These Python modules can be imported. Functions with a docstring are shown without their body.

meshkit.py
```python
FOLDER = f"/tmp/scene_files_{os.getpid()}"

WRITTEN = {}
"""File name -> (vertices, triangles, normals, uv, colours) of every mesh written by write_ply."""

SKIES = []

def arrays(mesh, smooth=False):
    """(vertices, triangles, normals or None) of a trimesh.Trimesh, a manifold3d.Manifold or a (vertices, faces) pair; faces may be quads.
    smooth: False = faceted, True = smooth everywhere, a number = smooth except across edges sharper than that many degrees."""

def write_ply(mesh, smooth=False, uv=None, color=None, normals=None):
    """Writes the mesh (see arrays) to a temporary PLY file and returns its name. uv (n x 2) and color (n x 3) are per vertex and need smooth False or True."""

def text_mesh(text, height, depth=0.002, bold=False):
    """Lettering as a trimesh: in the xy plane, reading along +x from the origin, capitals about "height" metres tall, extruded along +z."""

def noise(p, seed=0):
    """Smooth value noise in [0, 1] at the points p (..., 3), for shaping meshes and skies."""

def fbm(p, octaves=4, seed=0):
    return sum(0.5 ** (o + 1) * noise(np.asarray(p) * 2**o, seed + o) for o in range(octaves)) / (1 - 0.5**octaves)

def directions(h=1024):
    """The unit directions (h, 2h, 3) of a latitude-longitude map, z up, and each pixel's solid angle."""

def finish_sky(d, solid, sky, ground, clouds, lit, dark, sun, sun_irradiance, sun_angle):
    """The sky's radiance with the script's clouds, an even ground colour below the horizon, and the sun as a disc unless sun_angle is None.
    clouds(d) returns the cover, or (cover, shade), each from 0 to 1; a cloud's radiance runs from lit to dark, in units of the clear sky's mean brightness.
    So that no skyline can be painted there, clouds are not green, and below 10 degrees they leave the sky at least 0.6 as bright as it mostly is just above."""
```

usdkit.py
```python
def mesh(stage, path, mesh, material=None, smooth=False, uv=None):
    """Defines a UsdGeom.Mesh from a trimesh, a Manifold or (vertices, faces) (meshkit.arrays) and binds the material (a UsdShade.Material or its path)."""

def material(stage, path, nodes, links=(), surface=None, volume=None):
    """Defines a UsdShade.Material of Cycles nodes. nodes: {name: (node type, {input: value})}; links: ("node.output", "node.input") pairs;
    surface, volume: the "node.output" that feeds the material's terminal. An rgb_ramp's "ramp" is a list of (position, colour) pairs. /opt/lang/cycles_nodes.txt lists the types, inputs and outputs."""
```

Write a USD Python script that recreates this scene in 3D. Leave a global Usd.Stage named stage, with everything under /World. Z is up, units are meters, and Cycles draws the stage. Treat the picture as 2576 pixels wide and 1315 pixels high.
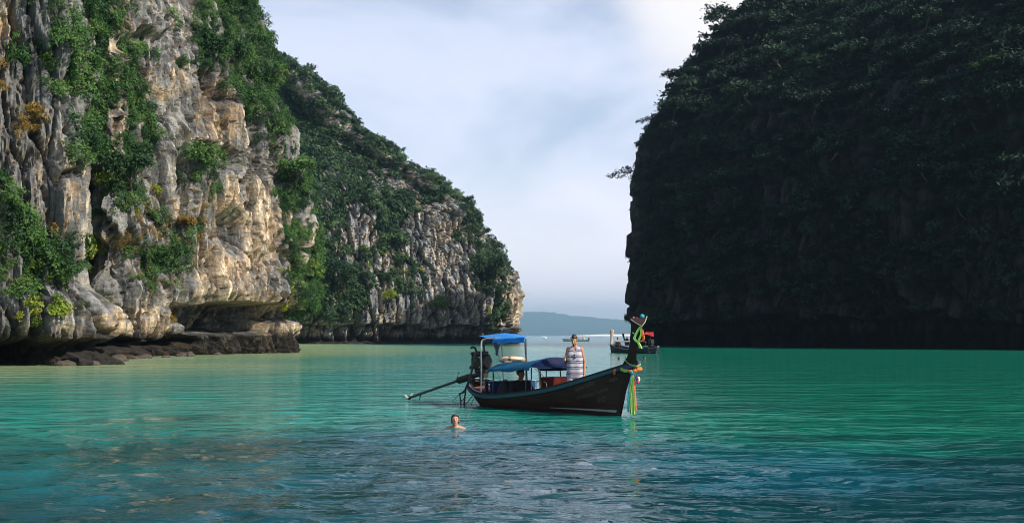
import math, random
import numpy as np, trimesh, usdkit, meshkit
import manifold3d as m3
from pxr import Usd, UsdGeom, UsdLux, UsdShade, Gf, Sdf, Vt

stage = Usd.Stage.CreateInMemory()
UsdGeom.SetStageUpAxis(stage, "Z")
UsdGeom.SetStageMetersPerUnit(stage, 1.0)
UsdGeom.Xform.Define(stage, "/World")
UsdGeom.Scope.Define(stage, "/World/Looks")

# ---------------------------------------------------------------- camera
# focal length 1150 px of a 1024 px wide frame; level camera with a little vertical shift; eye 1.62 m above the sea
FOC, EYE, K, HOR, CX = 1150.0, 1.62, 1024 / 2576.0, 842.0, 1288.0
cam = UsdGeom.Camera.Define(stage, "/World/camera")
cam.CreateHorizontalApertureAttr(36.0)
cam.CreateFocalLengthAttr(FOC / 1024 * 36.0)
cam.CreateVerticalApertureOffsetAttr((HOR * K - 261.0) / 1024 * 36.0)
cam.CreateClippingRangeAttr((0.1, 40000.0))
cx = UsdGeom.Xformable(cam)
cx.AddTranslateOp().Set((0, 0, EYE))
cx.AddRotateXYZOp().Set((90, 0, 0))
cam.CreateExposureAttr(EXPOSURE := 0.75)

# ---------------------------------------------------------------- sky and sun
SUN = np.array([0.80, -0.45, 0.0])
SUN /= np.linalg.norm(SUN)
SUN_EL = math.radians(37)
SUN = np.array([*(SUN[:2] * math.cos(SUN_EL)), math.sin(SUN_EL)])
SUN_ROT = math.atan2(SUN[0], SUN[1])
sun = UsdLux.DistantLight.Define(stage, "/World/sun")
sun.CreateIntensityAttr(1.25)
sun.CreateNormalizeAttr(True)
sun.CreateAngleAttr(0.5)
sun.CreateColorAttr((1.0, 0.90, 0.76))
zq = Gf.Rotation(Gf.Vec3d(0, 0, 1), Gf.Vec3d(*map(float, SUN)))
sun.AddOrientOp().Set(Gf.Quatf(zq.GetQuat()))

SKY_STRENGTH = 0.085
sky = UsdLux.DomeLight.Define(stage, "/World/sky")
usdkit.material(stage, "/World/Looks/sky", {
    "tc": ("texture_coordinate", {}),
    "sky": ("sky_texture", {"sky_type": "single_scattering", "sun_disc": False, "sun_elevation": SUN_EL, "sun_rotation": SUN_ROT, "air_density": 1.0, "aerosol_density": 0.7, "ozone_density": 1.0}),
    "sep": ("separate_xyz", {}),
    # thin streaked high cloud: flat in elevation, long in azimuth
    "map": ("mapping", {"scale": (1.3, 1.3, 3.6), "location": (0.3, 0.1, 0.2)}),
    "n1": ("noise_texture", {"scale": 1.7, "detail": 7, "roughness": 0.55, "distortion": 0.5}),
    "r1": ("map_range", {"from_min": 0.38, "from_max": 0.62, "to_min": 0.34, "to_max": 0.93, "clamp": True, "range_type": "smoothstep"}),
    "n2": ("noise_texture", {"scale": 2.0, "detail": 5, "roughness": 0.5}),
    "r2": ("map_range", {"from_min": 0.50, "from_max": 0.70, "to_min": 0.0, "to_max": 0.6, "clamp": True, "range_type": "smoothstep"}),
    "low": ("map_range", {"from_min": 0.0, "from_max": 0.3, "to_min": 0.62, "to_max": 0.0, "clamp": True}),
    "mx0": ("math", {"math_type": "maximum"}), "hi": ("map_range", {"from_min": 0.16, "from_max": 0.55, "to_min": 1.0, "to_max": 0.18, "clamp": True}), "mx1": ("math", {"math_type": "multiply"}),
    "cl1": ("mix", {"mix_type": "mix", "color2": (6.7, 6.95, 8.35)}),
    "cl2": ("mix", {"mix_type": "mix", "color2": (7.4, 7.35, 8.2)}),
    # the one heavier cloud, at the shoulder of the shaded cliff
    "cd": ("vector_math", {"math_type": "distance", "vector2": (0.165, 0.945, 0.285)}), "cn": ("noise_texture", {"scale": 7.0, "detail": 5}), "cs": ("math", {"math_type": "multiply_add", "value2": -0.16}),
    "cr": ("map_range", {"from_min": -0.055, "from_max": 0.03, "to_min": 0.9, "to_max": 0.0, "clamp": True, "range_type": "smoothstep"}),
    "cl3": ("mix", {"mix_type": "mix", "color2": (7.9, 7.6, 7.6)}),
    "hz": ("map_range", {"from_min": 0.0, "from_max": 0.16, "to_min": 0.95, "to_max": 0.0, "clamp": True}), "cl4": ("mix", {"mix_type": "mix", "color2": (11.2, 10.2, 10.8)}),
    "bg": ("background_shader", {"strength": SKY_STRENGTH}),
}, [("tc.generated", "map.vector"), ("tc.generated", "sep.vector"), ("map.vector", "n1.vector"), ("map.vector", "n2.vector"),
    ("n1.fac", "r1.value"), ("n2.fac", "r2.value"), ("sep.z", "low.value"), ("r1.result", "mx0.value1"), ("low.result", "mx0.value2"), ("mx0.value", "mx1.value1"), ("sep.z", "hi.value"), ("hi.result", "mx1.value2"),
    ("sky.color", "cl1.color1"), ("mx1.value", "cl1.fac"), ("cl1.color", "cl2.color1"), ("r2.result", "cl2.fac"), ("tc.generated", "cd.vector1"), ("tc.generated", "cn.vector"), ("cn.fac", "cs.value1"), ("cd.value", "cs.value3"), ("cs.value", "cr.value"), ("sep.z", "hz.value"), ("cl2.color", "cl4.color1"), ("hz.result", "cl4.fac"), ("cl4.color", "cl3.color1"), ("cr.result", "cl3.fac"), ("cl3.color", "bg.color")], surface="bg.background")
UsdShade.MaterialBindingAPI.Apply(sky.GetPrim()).Bind(UsdShade.Material.Get(stage, "/World/Looks/sky"))

# ---------------------------------------------------------------- helpers
_used = {}
def numbered(parent, name):
    n = _used.get((parent, name), 0)
    _used[(parent, name)] = n + 1
    return f"{parent}/{name}" + (f"_{n:03d}" if n else "")

def keys(prim, label=None, category=None, group=None, kind=None):
    for k, v in (("label", label), ("category", category), ("group", group), ("kind", kind)):
        if v:
            prim.SetCustomDataByKey(k, v)
    return prim

def obj(name, mesh, mat, parent=None, smooth=30, color=None, **tags):
    """ONE Mesh prim under parent (a prim) or under /World."""
    path = numbered(str(parent.GetPath()) if parent else "/World", name)
    if color is not None and smooth is not False:
        smooth = True
    m = usdkit.mesh(stage, path, mesh, f"/World/Looks/{mat}", smooth)
    if color is not None:
        UsdGeom.PrimvarsAPI(m).CreatePrimvar("tone", Sdf.ValueTypeNames.Color3fArray, "vertex").Set(Vt.Vec3fArray.FromNumpy(np.asarray(color, np.float32)))
    return keys(m.GetPrim(), **tags)

def thing(name, label, category, loc=(0, 0, 0), rotz=0.0, group=None, matrix=None):
    x = UsdGeom.Xform.Define(stage, numbered("/World", name))
    if matrix is not None:
        x.AddTransformOp().Set(matrix)
    else:
        x.AddTranslateOp().Set(tuple(map(float, loc)))
        if rotz:
            x.AddRotateZOp().Set(float(rotz))
    return keys(x.GetPrim(), label, category, group)

def W(px, py, D):
    """The world point that stands D metres ahead at a spot measured on the photograph (2576 px wide)."""
    return np.array([(px - CX) * K * D / FOC, D, EYE - (py - HOR) * K * D / FOC])

def PX(p):
    p = np.asarray(p)
    return CX + p[..., 0] / p[..., 1] * FOC / K, HOR - (p[..., 2] - EYE) / p[..., 1] * FOC / K

noise, fbm = meshkit.noise, meshkit.fbm
def sstep(a, b, x):
    t = np.clip((x - a) / (b - a), 0, 1)
    return t * t * (3 - 2 * t)

def mat(name, nodes, links, surface="p.BSDF", volume=None):
    return usdkit.material(stage, f"/World/Looks/{name}", nodes, links, surface, volume)

def plain(name, color, rough=0.6, var=0.25, scale=6.0, bump=0.0, metallic=0.0, dirt=None, spec=0.5, stretch=(1, 1, 1)):
    """Principled paint, wood, cloth ... whose colour wanders with noise."""
    c = np.array(color, float)
    d = np.array(dirt if dirt is not None else c * (1 - var), float)
    nodes = {"tc": ("texture_coordinate", {}), "mp": ("mapping", {"scale": stretch}), "n": ("noise_texture", {"scale": scale, "detail": 6, "roughness": 0.65}),
             "r": ("rgb_ramp", {"ramp": [(0.3, tuple(d)), (0.7, tuple(np.minimum(c * (1 + var * 0.5), 0.95)))]}),
             "rr": ("map_range", {"to_min": max(rough - 0.12, 0.02), "to_max": min(rough + 0.12, 1)}),
             "b": ("bump", {"strength": bump, "distance": 0.02}), "p": ("principled_bsdf", {"metallic": metallic, "specular_ior_level": spec})}
    links = [("tc.object", "mp.vector"), ("mp.vector", "n.vector"), ("n.fac", "r.fac"), ("r.color", "p.base_color"), ("n.fac", "rr.value"), ("rr.result", "p.roughness")]
    if bump:
        links += [("n.fac", "b.height"), ("b.normal", "p.normal")]
    return mat(name, nodes, links)
# ================================================================ the setting
# ---- water: one sheet, fine and rippled near the boat, coarse far away
def wave_height(x, y, D):
    h = np.zeros_like(x)
    rot = [(0.3, 0.0), (-0.5, 1.3), (0.9, 2.1), (-1.1, 0.4)]
    amps = [(3.2, 0.030), (1.4, 0.034), (0.72, 0.052), (0.40, 0.052), (0.22, 0.024)]
    for i, (lam, a) in enumerate(amps):
        ang = rot[i % 4][0]
        u, v = x * math.cos(ang) + y * math.sin(ang), -x * math.sin(ang) + y * math.cos(ang)
        n = noise(np.stack([u / (lam * 1.7), v / lam, np.full_like(u, 3.7 * i)], -1), 11 + i)
        ridge = 1 - np.abs(2 * n - 1)
        fade = np.clip(1.3 - D * D / (FOC * EYE) / (lam * 0.8), 0, 1)
        h += a * (0.65 * (ridge - 0.5) + 0.7 * (n - 0.5)) * fade
    r = np.hypot(x + .985, y - 19.8)
    h += .02 * np.exp(-r / .8) * np.cos(2 * np.pi * r / .5)
    gust = 0.65 + 0.7 * fbm(np.stack([x / 14, y / 9, 0 * x], -1), 2, 5)
    return h * gust

def build_water():
    rows = np.concatenate([1.62 * FOC / np.linspace(262, 21, 400), np.geomspace(90, 10500, 70)])
    rows = np.concatenate([np.geomspace(0.8, 7.0, 10, endpoint=False), rows])
    fine = np.linspace(-0.50, 0.50, 720)
    cols = np.concatenate([np.linspace(-math.pi, -0.50, 40, endpoint=False), fine, np.linspace(0.50, math.pi, 40, endpoint=False)[1:]])
    R, A = np.meshgrid(rows, cols, indexing="ij")
    x, y = R * np.sin(A), R * np.cos(A)
    near = (np.abs(A) < 0.8) & (R > 4) & (R < 120)
    z = np.zeros_like(x)
    z[near] = wave_height(x[near], y[near], R[near])
    z *= sstep(0.8, 0.55, np.abs(A))
    v = np.stack([x, y, z], -1).reshape(-1, 3)
    n, m = R.shape
    i, j = np.meshgrid(np.arange(n - 1), np.arange(m), indexing="ij")
    j2 = (j + 1) % m
    q = np.stack([i * m + j, (i + 1) * m + j, (i + 1) * m + j2, i * m + j2], -1).reshape(-1, 4)
    f = np.vstack([q[:, [0, 2, 1]], q[:, [0, 3, 2]]])
    c = len(v)
    v = np.vstack([v, [0, 0, 0]])
    jj = np.arange(m)
    f = np.vstack([f, np.stack([np.full(m, c), jj, (jj + 1) % m], -1)])
    tri = v[f]
    if np.cross(tri[0, 1] - tri[0, 0], tri[0, 2] - tri[0, 0])[2] < 0:
        f = f[:, ::-1]
    # what one sees down in the water: sand shoals by the cliff, sea grass, deeper water
    X, Y = v[:, 0], v[:, 1]
    D = np.hypot(X, Y)
    P = np.stack([X, Y, 0 * X], -1)
    n1, n2 = fbm(P / 9.0, 4, 21), fbm(P / 3.2, 4, 23)
    deep, emer, turq, sand = np.array([.003, .058, .094]), np.array([.004, .112, .076]), np.array([.014, .185, .160]), np.array([.230, .310, .165])
    col = np.tile(emer, (len(v), 1))
    def over(col, c, w):
        return col + (c - col) * np.clip(w, 0, 1)[:, None]
    col = over(col, turq, sstep(8, -6, X + 0.05 * (Y - 30)) * sstep(13, 24, D + 8 * (n1 - .5)))
    shore = X - np.interp(Y, [0, 55, 60, 74, 109, 130, 215], [-30, -27, -23, -30, -20, -24, -40])      # metres off the sunlit cliff
    col = over(col, sand, (1 - sstep(0, 27, shore + 9 * (n1 - .5))) ** 1.3 * sstep(20, 48, Y) * .95)
    col = over(col, sand * [.8, 1, 1], (1 - sstep(0, 12, np.abs(Y - 150) - 25)) * .25 * (X < 6) * (X > -26))
    col = over(col, deep, sstep(22, 10.5, D + 16 * (n1 - .5) - 0.10 * np.abs(X - 1)) * .92)
    col = over(col, np.array([.003, .030, .034]), sstep(.50, .66, n2 * .6 + n1 * .4 + .012 * (24 - D)) * sstep(34, 15, D) * .8)
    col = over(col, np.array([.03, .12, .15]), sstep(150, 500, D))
    return (v, f), np.clip(col, 0, 1)

mat("water", {
    "a": ("attribute", {"attribute": "tone"}), "g": ("geometry", {}),
    "d": ("vector_math", {"math_type": "length"}), "rr": ("map_range", {"from_min": 8, "from_max": 200, "to_min": 0.05, "to_max": 0.20, "clamp": True}),
    "m1": ("mapping", {"scale": (0.55, 1.0, 1.0), "rotation": (0, 0, 0.25)}), "n1": ("noise_texture", {"scale": 2.0, "detail": 4, "roughness": 0.5, "distortion": 0.4}),
    "m2": ("mapping", {"scale": (0.35, 1.0, 1.0), "rotation": (0, 0, -0.2)}), "n2": ("noise_texture", {"scale": 0.55, "detail": 4, "roughness": 0.6}),
    "ad": ("math", {"math_type": "multiply_add", "value2": 2.2}),
    "b": ("bump", {"strength": 0.75, "distance": 0.15}),
    "p": ("principled_bsdf", {"ior": 1.333, "specular_ior_level": 0.20}),
}, [("a.color", "p.base_color"), ("g.position", "d.vector1"), ("d.value", "rr.value"), ("rr.result", "p.roughness"), ("g.position", "m1.vector"), ("g.position", "m2.vector"),
    ("m1.vector", "n1.vector"), ("m2.vector", "n2.vector"), ("n2.fac", "ad.value1"), ("n1.fac", "ad.value3"), ("ad.value", "b.height"), ("b.normal", "p.normal")])
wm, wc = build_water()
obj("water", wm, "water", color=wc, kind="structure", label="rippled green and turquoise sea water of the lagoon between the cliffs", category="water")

# ---- cliffs: horizontal contours that lean and bulge with height
mat("rock", {
    "a": ("attribute", {"attribute": "tone"}), "g": ("geometry", {}),
    "mp": ("mapping", {"scale": (1, 1, 0.22)}), "n": ("noise_texture", {"scale": 1.6, "detail": 8, "roughness": 0.7}),
    "n2": ("noise_texture", {"scale": 3.5, "detail": 6, "roughness": 0.75}),
    "r": ("map_range", {"from_min": 0.3, "from_max": 0.7, "to_min": 0.45, "to_max": 1.45}),
    "v": ("vector_math", {"math_type": "scale"}),
    "r2": ("map_range", {"from_min": 0.35, "from_max": 0.6, "to_min": 0.5, "to_max": 1.12, "clamp": True}),
    "v2": ("vector_math", {"math_type": "scale"}),
    "b": ("bump", {"strength": 0.7, "distance": 0.25}), "ad": ("math", {"math_type": "add"}),
    "p": ("principled_bsdf", {"roughness": 0.92, "specular_ior_level": 0.2}),
}, [("g.position", "mp.vector"), ("mp.vector", "n.vector"), ("g.position", "n2.vector"), ("n.fac", "r.value"), ("a.vector", "v.vector1"), ("r.result", "v.scale"),
    ("n2.fac", "r2.value"), ("v.vector", "v2.vector1"), ("r2.result", "v2.scale"),
    ("v2.vector", "p.base_color"), ("n.fac", "ad.value1"), ("n2.fac", "ad.value2"), ("ad.value", "b.height"), ("b.normal", "p.normal")])

def resample(pts, n, a, b, seen=(-1e9, 1e9)):
    """n points along the plan polyline, evenly by (a x picture width + b x length)."""
    pts = np.array(pts, float)
    d = np.concatenate([[0], np.cumsum(np.linalg.norm(np.diff(pts, axis=0), axis=1))])
    s = np.linspace(0, d[-1], 6000)
    p = np.stack([np.interp(s, d, pts[:, k]) for k in (0, 1)], -1)
    win = max(3, int(6000 * 2.2 / d[-1]))
    ker = np.hanning(win * 2 + 1); ker /= ker.sum()
    p = np.stack([np.convolve(np.pad(p[:, k], win, mode="edge"), ker, "valid") for k in (0, 1)], -1)
    px = np.clip(p[:, 0] / np.maximum(p[:, 1], 5), -0.8, 0.8) * FOC
    dx = CX + px / K
    inside = .10 + .90 * ((dx > seen[0]) & (dx < seen[1]) & (p[:, 1] > 5))[1:]
    inside = np.convolve(np.pad(inside, 60, mode="edge"), np.ones(121) / 121, "valid")
    m = np.concatenate([[0], np.cumsum((np.abs(np.diff(px)) * a + np.linalg.norm(np.diff(p, axis=0), axis=1) * b) * inside)])
    t = np.linspace(0, m[-1], n)
    s2 = np.interp(t, m, s)
    q = np.stack([np.interp(s2, s, p[:, k]) for k in (0, 1)], -1)
    g = np.gradient(q, axis=0)
    nrm = np.stack([g[:, 1], -g[:, 0]], -1)
    return q, nrm / np.linalg.norm(nrm, axis=1, keepdims=True), s2

def grid_faces(nz, nu):
    i, j = np.meshgrid(np.arange(nz - 1), np.arange(nu - 1), indexing="ij")
    q = np.stack([i * nu + j, i * nu + j + 1, (i + 1) * nu + j + 1, (i + 1) * nu + j], -1).reshape(-1, 4)
    return np.vstack([q[:, [0, 1, 2]], q[:, [0, 2, 3]]])

def grid_normals(V):
    n = np.cross(np.gradient(V, axis=1), np.gradient(V, axis=0))
    return n / np.maximum(np.linalg.norm(n, axis=-1, keepdims=True), 1e-9)

def tooth(x, sharp=0.16):
    """A ledge seen from the side: out at once (an overhang), then slowly back as it rises."""
    f = x - np.floor(x)
    return np.where(f < sharp, sstep(0, sharp, f), 1 - (f - sharp) / (1 - sharp))

class Cliff:
    def __init__(self, base, nu, zs, a, b, w, shift, lean, detail, seen):
        self.q, self.n, self.s = resample(base, nu, a, b, seen)
        self.zs = zs
        Z, _ = np.meshgrid(zs, np.zeros(nu), indexing="ij")
        self.Z = Z
        q = np.broadcast_to(self.q, Z.shape + (2,)).copy()
        q += (np.broadcast_to(w(self.q), Z.shape) * np.interp(Z, *shift[1]))[..., None] * np.array(shift[0])
        n2 = np.broadcast_to(self.n, q.shape)
        P = np.stack([q[..., 0], q[..., 1], Z], -1)
        bpx = PX(np.concatenate([self.q, np.zeros((nu, 1))], 1))[0]
        self.bpx = np.broadcast_to(bpx, Z.shape)
        self.S = np.broadcast_to(self.s, Z.shape)
        d = lean(self, P) + detail(self, P)
        self.d = d
        self.V = np.stack([q[..., 0] + n2[..., 0] * d, q[..., 1] + n2[..., 1] * d, Z], -1)
        self.wobble()
        self.N = grid_normals(self.V)
        if (self.N[..., :2] * n2).sum(-1).mean() < 0:
            self.N = -self.N
            self.flip = True
        else:
            self.flip = False
        self.px, self.py = PX(self.V)
    def wobble(self):
        V = self.V
        V[..., 2] += 0.12 * (fbm(V / 1.6, 2, 77) - 0.5)
    def mesh(self):
        f = grid_faces(*self.Z.shape)
        v = self.V.reshape(-1, 3)
        t = v[f[:2000]]
        fn = np.cross(t[:, 1] - t[:, 0], t[:, 2] - t[:, 0])
        vn = self.N.reshape(-1, 3)[f[:2000, 0]]
        if (fn * vn).sum() < 0:
            f = f[:, ::-1]
        return v, f

def rock_tone(c, P, tan_bias, dark=1.0, tide=2.0, seed=0):
    """Weathered grey limestone, fresh buff rock where it broke off, black water streaks, brown tide band."""
    Z, N = c.Z, c.N
    st = np.stack([P[..., 0], P[..., 1], P[..., 2] * 0.12], -1)
    streak = fbm(st * 1.4, 4, seed + 31)
    big = fbm(P * np.array([.16, .16, .09]), 4, seed + 33)
    fine = fbm(P * 1.1, 4, seed + 35)
    under = np.clip(-N[..., 2] * 1.6, 0, 1)
    grey = np.array([.175, .176, .178]); pale = np.array([.310, .298, .280]); buff = np.array([.450, .320, .205]); cream = np.array([.560, .455, .335]); ochre = np.array([.38, .205, .095]); black = np.array([.030, .030, .034])
    col = np.tile(grey, P.shape[:-1] + (1,))
    def over(c0, c1, w):
        return c0 + (c1 - c0) * np.clip(w, 0, 1)[..., None]
    col = over(col, pale, sstep(.46, .66, streak) * .6)
    tanw = sstep(.46, .60, big * .6 + streak * .4 + tan_bias + .20 * under - .10 * np.clip(N[..., 2], 0, 1) * 2)
    col = over(col, buff, tanw)
    col = over(col, cream, tanw * sstep(.45, .62, streak))
    col = over(col, ochre, tanw * sstep(.62, .72, fine) * .6)
    col = over(col, black, sstep(.60, .70, fbm(st * 2.6 + 7, 3, seed + 41)) * .75 * (1 - .6 * tanw))
    col = over(col, np.array([.10, .105, .045]), sstep(.55, .68, fine) * sstep(0.05, .5, N[..., 2]) * .7)
    col = col * (.62 + .76 * c.rnd)[..., None]
    col = over(col, np.array([.022, .021, .022]), (1 - c.crack) * .8)
    t = sstep(tide + .6, tide - .5, Z + 1.2 * (fine - .5))
    col = over(col, np.array([.017, .015, .013]), t * .97)
    col = over(col, np.array([.055, .038, .022]), t * sstep(.56, .66, fine) * .6)
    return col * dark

def finish_cliff(name, c, tone, label, mat_name="rock"):
    obj(name, c.mesh(), mat_name, color=tone.reshape(-1, 3), smooth=False, kind="structure", label=label, category="cliff")
def ridged(p, o, seed):
    return 1 - np.abs(2 * fbm(p, o, seed) - 1) * 2

from scipy.spatial import cKDTree
def blocks(P, size, seed):
    """Broken rock: (how far a point lies from the nearest crack, 0..1; a steady random number per block)."""
    q = P / np.array(size)
    q = q + .55 * np.stack([fbm(q * .9 + k * 9.1, 2, seed + k) - .5 for k in range(3)], -1)
    shp = q.shape[:-1]; q = q.reshape(-1, 3)
    lo, hi = q.min(0) - 1.5, q.max(0) + 1.5
    n = np.ceil(hi - lo).astype(int)
    cell = np.unique(np.floor(q - lo).astype(int), axis=0)
    nb = np.unique((cell[:, None] + np.stack(np.meshgrid([-1, 0, 1], [-1, 0, 1], [-1, 0, 1], indexing="ij"), -1).reshape(1, -1, 3)).reshape(-1, 3), axis=0)
    g = np.random.default_rng(seed)
    pts = lo + nb + g.uniform(.12, .88, nb.shape)
    d, k = cKDTree(pts).query(q, k=2)
    return np.clip((d[:, 1] - d[:, 0]) / .5, 0, 1).reshape(shp), g.uniform(size=len(pts))[k[:, 0]].reshape(shp)

# the sunlit cliff on the left: a near buttress, a chasm, then a long wall with a cave at its foot
def left_detail(c, P):
    Z, B = c.Z, c.bpx
    Q = P.copy(); Q[..., 0] += .4 * (fbm(P / 2.0, 2, 3) - .5)
    S = np.stack([P[..., 0], P[..., 1], Z], -1)
    wall = sstep(235, 275, B)
    d = 2.3 * (fbm(S / np.array([5, 5, 15.0]), 3, 1) - .5)
    d += .9 * (fbm(S / np.array([1.5, 1.5, 8.0]), 4, 2) - .5)
    d += .80 * ridged(S / np.array([.95, .95, 11.0]), 3, 4) * (.45 + .55 * wall)
    zz = Z + 5 * (fbm(S / np.array([4, 4, 14.0]), 3, 6) - .5)
    ledge = fbm(S / np.array([6, 6, 9.0]), 3, 8)
    d += 1.3 * sstep(.46, .62, ledge) * (tooth(zz / 8.5, .12) - .5) * wall
    d += .70 * ridged(S / np.array([.46, .46, 6.0]), 3, 10) * sstep(.30, .55, fbm(S / 5, 2, 11))
    d -= .55 * sstep(.64, .74, fbm(S / np.array([.9, .9, 1.6]), 3, 25))
    d += .26 * (fbm(S / np.array([.35, .35, 2.2]), 3, 12) - .5) + .10 * (fbm(S / .5, 2, 13) - .5)
    cr, rnd = blocks(S, (1.5, 1.5, 8.0), 201)
    d += .95 * (rnd - .5) - .70 * (1 - sstep(0, .20, cr))
    cr2, rnd2 = blocks(S, (.50, .50, 3.4), 203)
    d += .36 * (rnd2 - .5) - .28 * (1 - sstep(0, .25, cr2))
    cr3, rnd3 = blocks(S, (.20, .20, 1.3), 205)
    d += (.09 * (rnd3 - .5) - .08 * (1 - sstep(0, .3, cr3)))
    c.crack = np.minimum(sstep(0, .2, cr), .4 + .6 * sstep(0, .25, cr2)); c.rnd = .5 * rnd + .3 * rnd2 + .2 * rnd3
    # the caves: hollowed above the tide band, with a lip that overhangs
    lip = 4.3 + 1.0 * (fbm(S / 4, 2, 14) - .5)
    def hollow(x0, x1, z0, z1, depth):
        m = sstep(x0 - 14, x0 + 8, B) * sstep(x1 + 14, x1 - 8, B)
        return -depth * m * sstep(z0 - .35, z0 + .35, Z) * sstep(z1 + .12, z1 - .25, Z)
    d += hollow(450, 660, 1.9, 0 * Z + lip, 5.5)
    d += hollow(395, 450, 2.6, 0 * Z + lip, 1.5)
    d += hollow(650, 760, 3.0, lip - .1, 2.0)
    d += hollow(235, 470, .65 + .4 * noise(S / .8, 15), 1.15 + .8 * noise(S / 1.2, 16), 3.2)
    d += .7 * sstep(262, 285, B) * sstep(445, 415, B) * np.exp(-((Z - 3.0) / 1.3) ** 2)         # the hanging curtain
    d += .9 * np.exp(-((Z - 5.3) / 1.1) ** 2) * wall                                               # the lip itself
    d += .5 * sstep(1.3, .2, Z) * wall + (.9 * sstep(240, 280, B) * sstep(560, 330, B) + .5 * sstep(232, 190, B)) * sstep(.75, .1, Z + 1.1 * (fbm(S / 1.1, 3, 23) - .5))
    d += 1.3 * (fbm(S / .8, 4, 24) - .5) * sstep(2.2, 1.0, Z)
    # deep holes higher on the wall
    def hole(px, py, rx, rz, depth, D):
        z0 = EYE - (py - HOR) * K * D / FOC
        return -depth * np.exp(-(((B - px) / rx) ** 2 + ((Z - z0) / rz) ** 2) ** 2)
    d += hole(545, 565, 36, 1.9, 2.6, 92) + hole(505, 360, 34, 1.0, 2.0, 90) + hole(570, 370, 24, .9, 1.6, 94) + hole(560, 180, 30, 1.6, 1.3, 93) + hole(395, 205, 55, 1.3, .9, 83) + hole(690, 420, 20, 3, .9, 104)
    # buttress: ledge with rough rock, black hollow at the water
    but = sstep(232, 205, B)
    d += but * (1.5 * sstep(1.0, 1.5, Z + .5 * (noise(S / 1.1, 17) - .5)) * sstep(4.4, 3.0, Z + .8 * (noise(S / 1.5, 18) - .5)))
    d += but * (-2.4 * sstep(1.45, .95, Z + .5 * (noise(S / .9, 19) - .5)) * sstep(135, 75, B))
    d += sstep(70, 110, B) * sstep(246, 222, B) * 1.0 * sstep(.9, .3, Z + 1.1 * (noise(S / .7, 20) - .5))
    d += but * .5 * (fbm(S / .45, 3, 22) - .5) * sstep(4.5, 2.5, Z)
    return d

def left_lean(c, P):
    return -.055 * np.maximum(c.Z - 6, 0) - .0035 * np.maximum(c.Z - 10, 0) ** 2 * sstep(100, 80, P[..., 1]) * .5

zs_left = np.concatenate([np.arange(-1.2, 6, .055), np.arange(6, 34.5, .085), np.arange(35, 52, 1.0)])
left = Cliff([(-52, 22), (-42, 38), (-33, 53), (-28.2, 60), (-24.2, 63.6), (-24.8, 66.5), (-31, 70), (-37, 82), (-40.5, 97), (-38.6, 104), (-35.6, 101), (-33.0, 93), (-31.0, 87.4), (-28.4, 92), (-24.4, 100), (-20.6, 107.5), (-21.6, 112), (-27, 116), (-48, 119)],
             720, zs_left, .7, 2.2, lambda q: sstep(86, 104, q[:, 1]),
             ((-1, 0), ([0, 3, 8, 12, 15, 18, 21.7, 25.4, 28, 33, 52], [0, -.2, -.9, -1.2, -.8, .2, .2, .9, 1.9, 2.7, 10])), left_lean, left_detail, (-90, 800))
tb = .12 * np.exp(-((left.px - 420) / 60) ** 2 - ((left.py - 195) / 40) ** 2)
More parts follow.
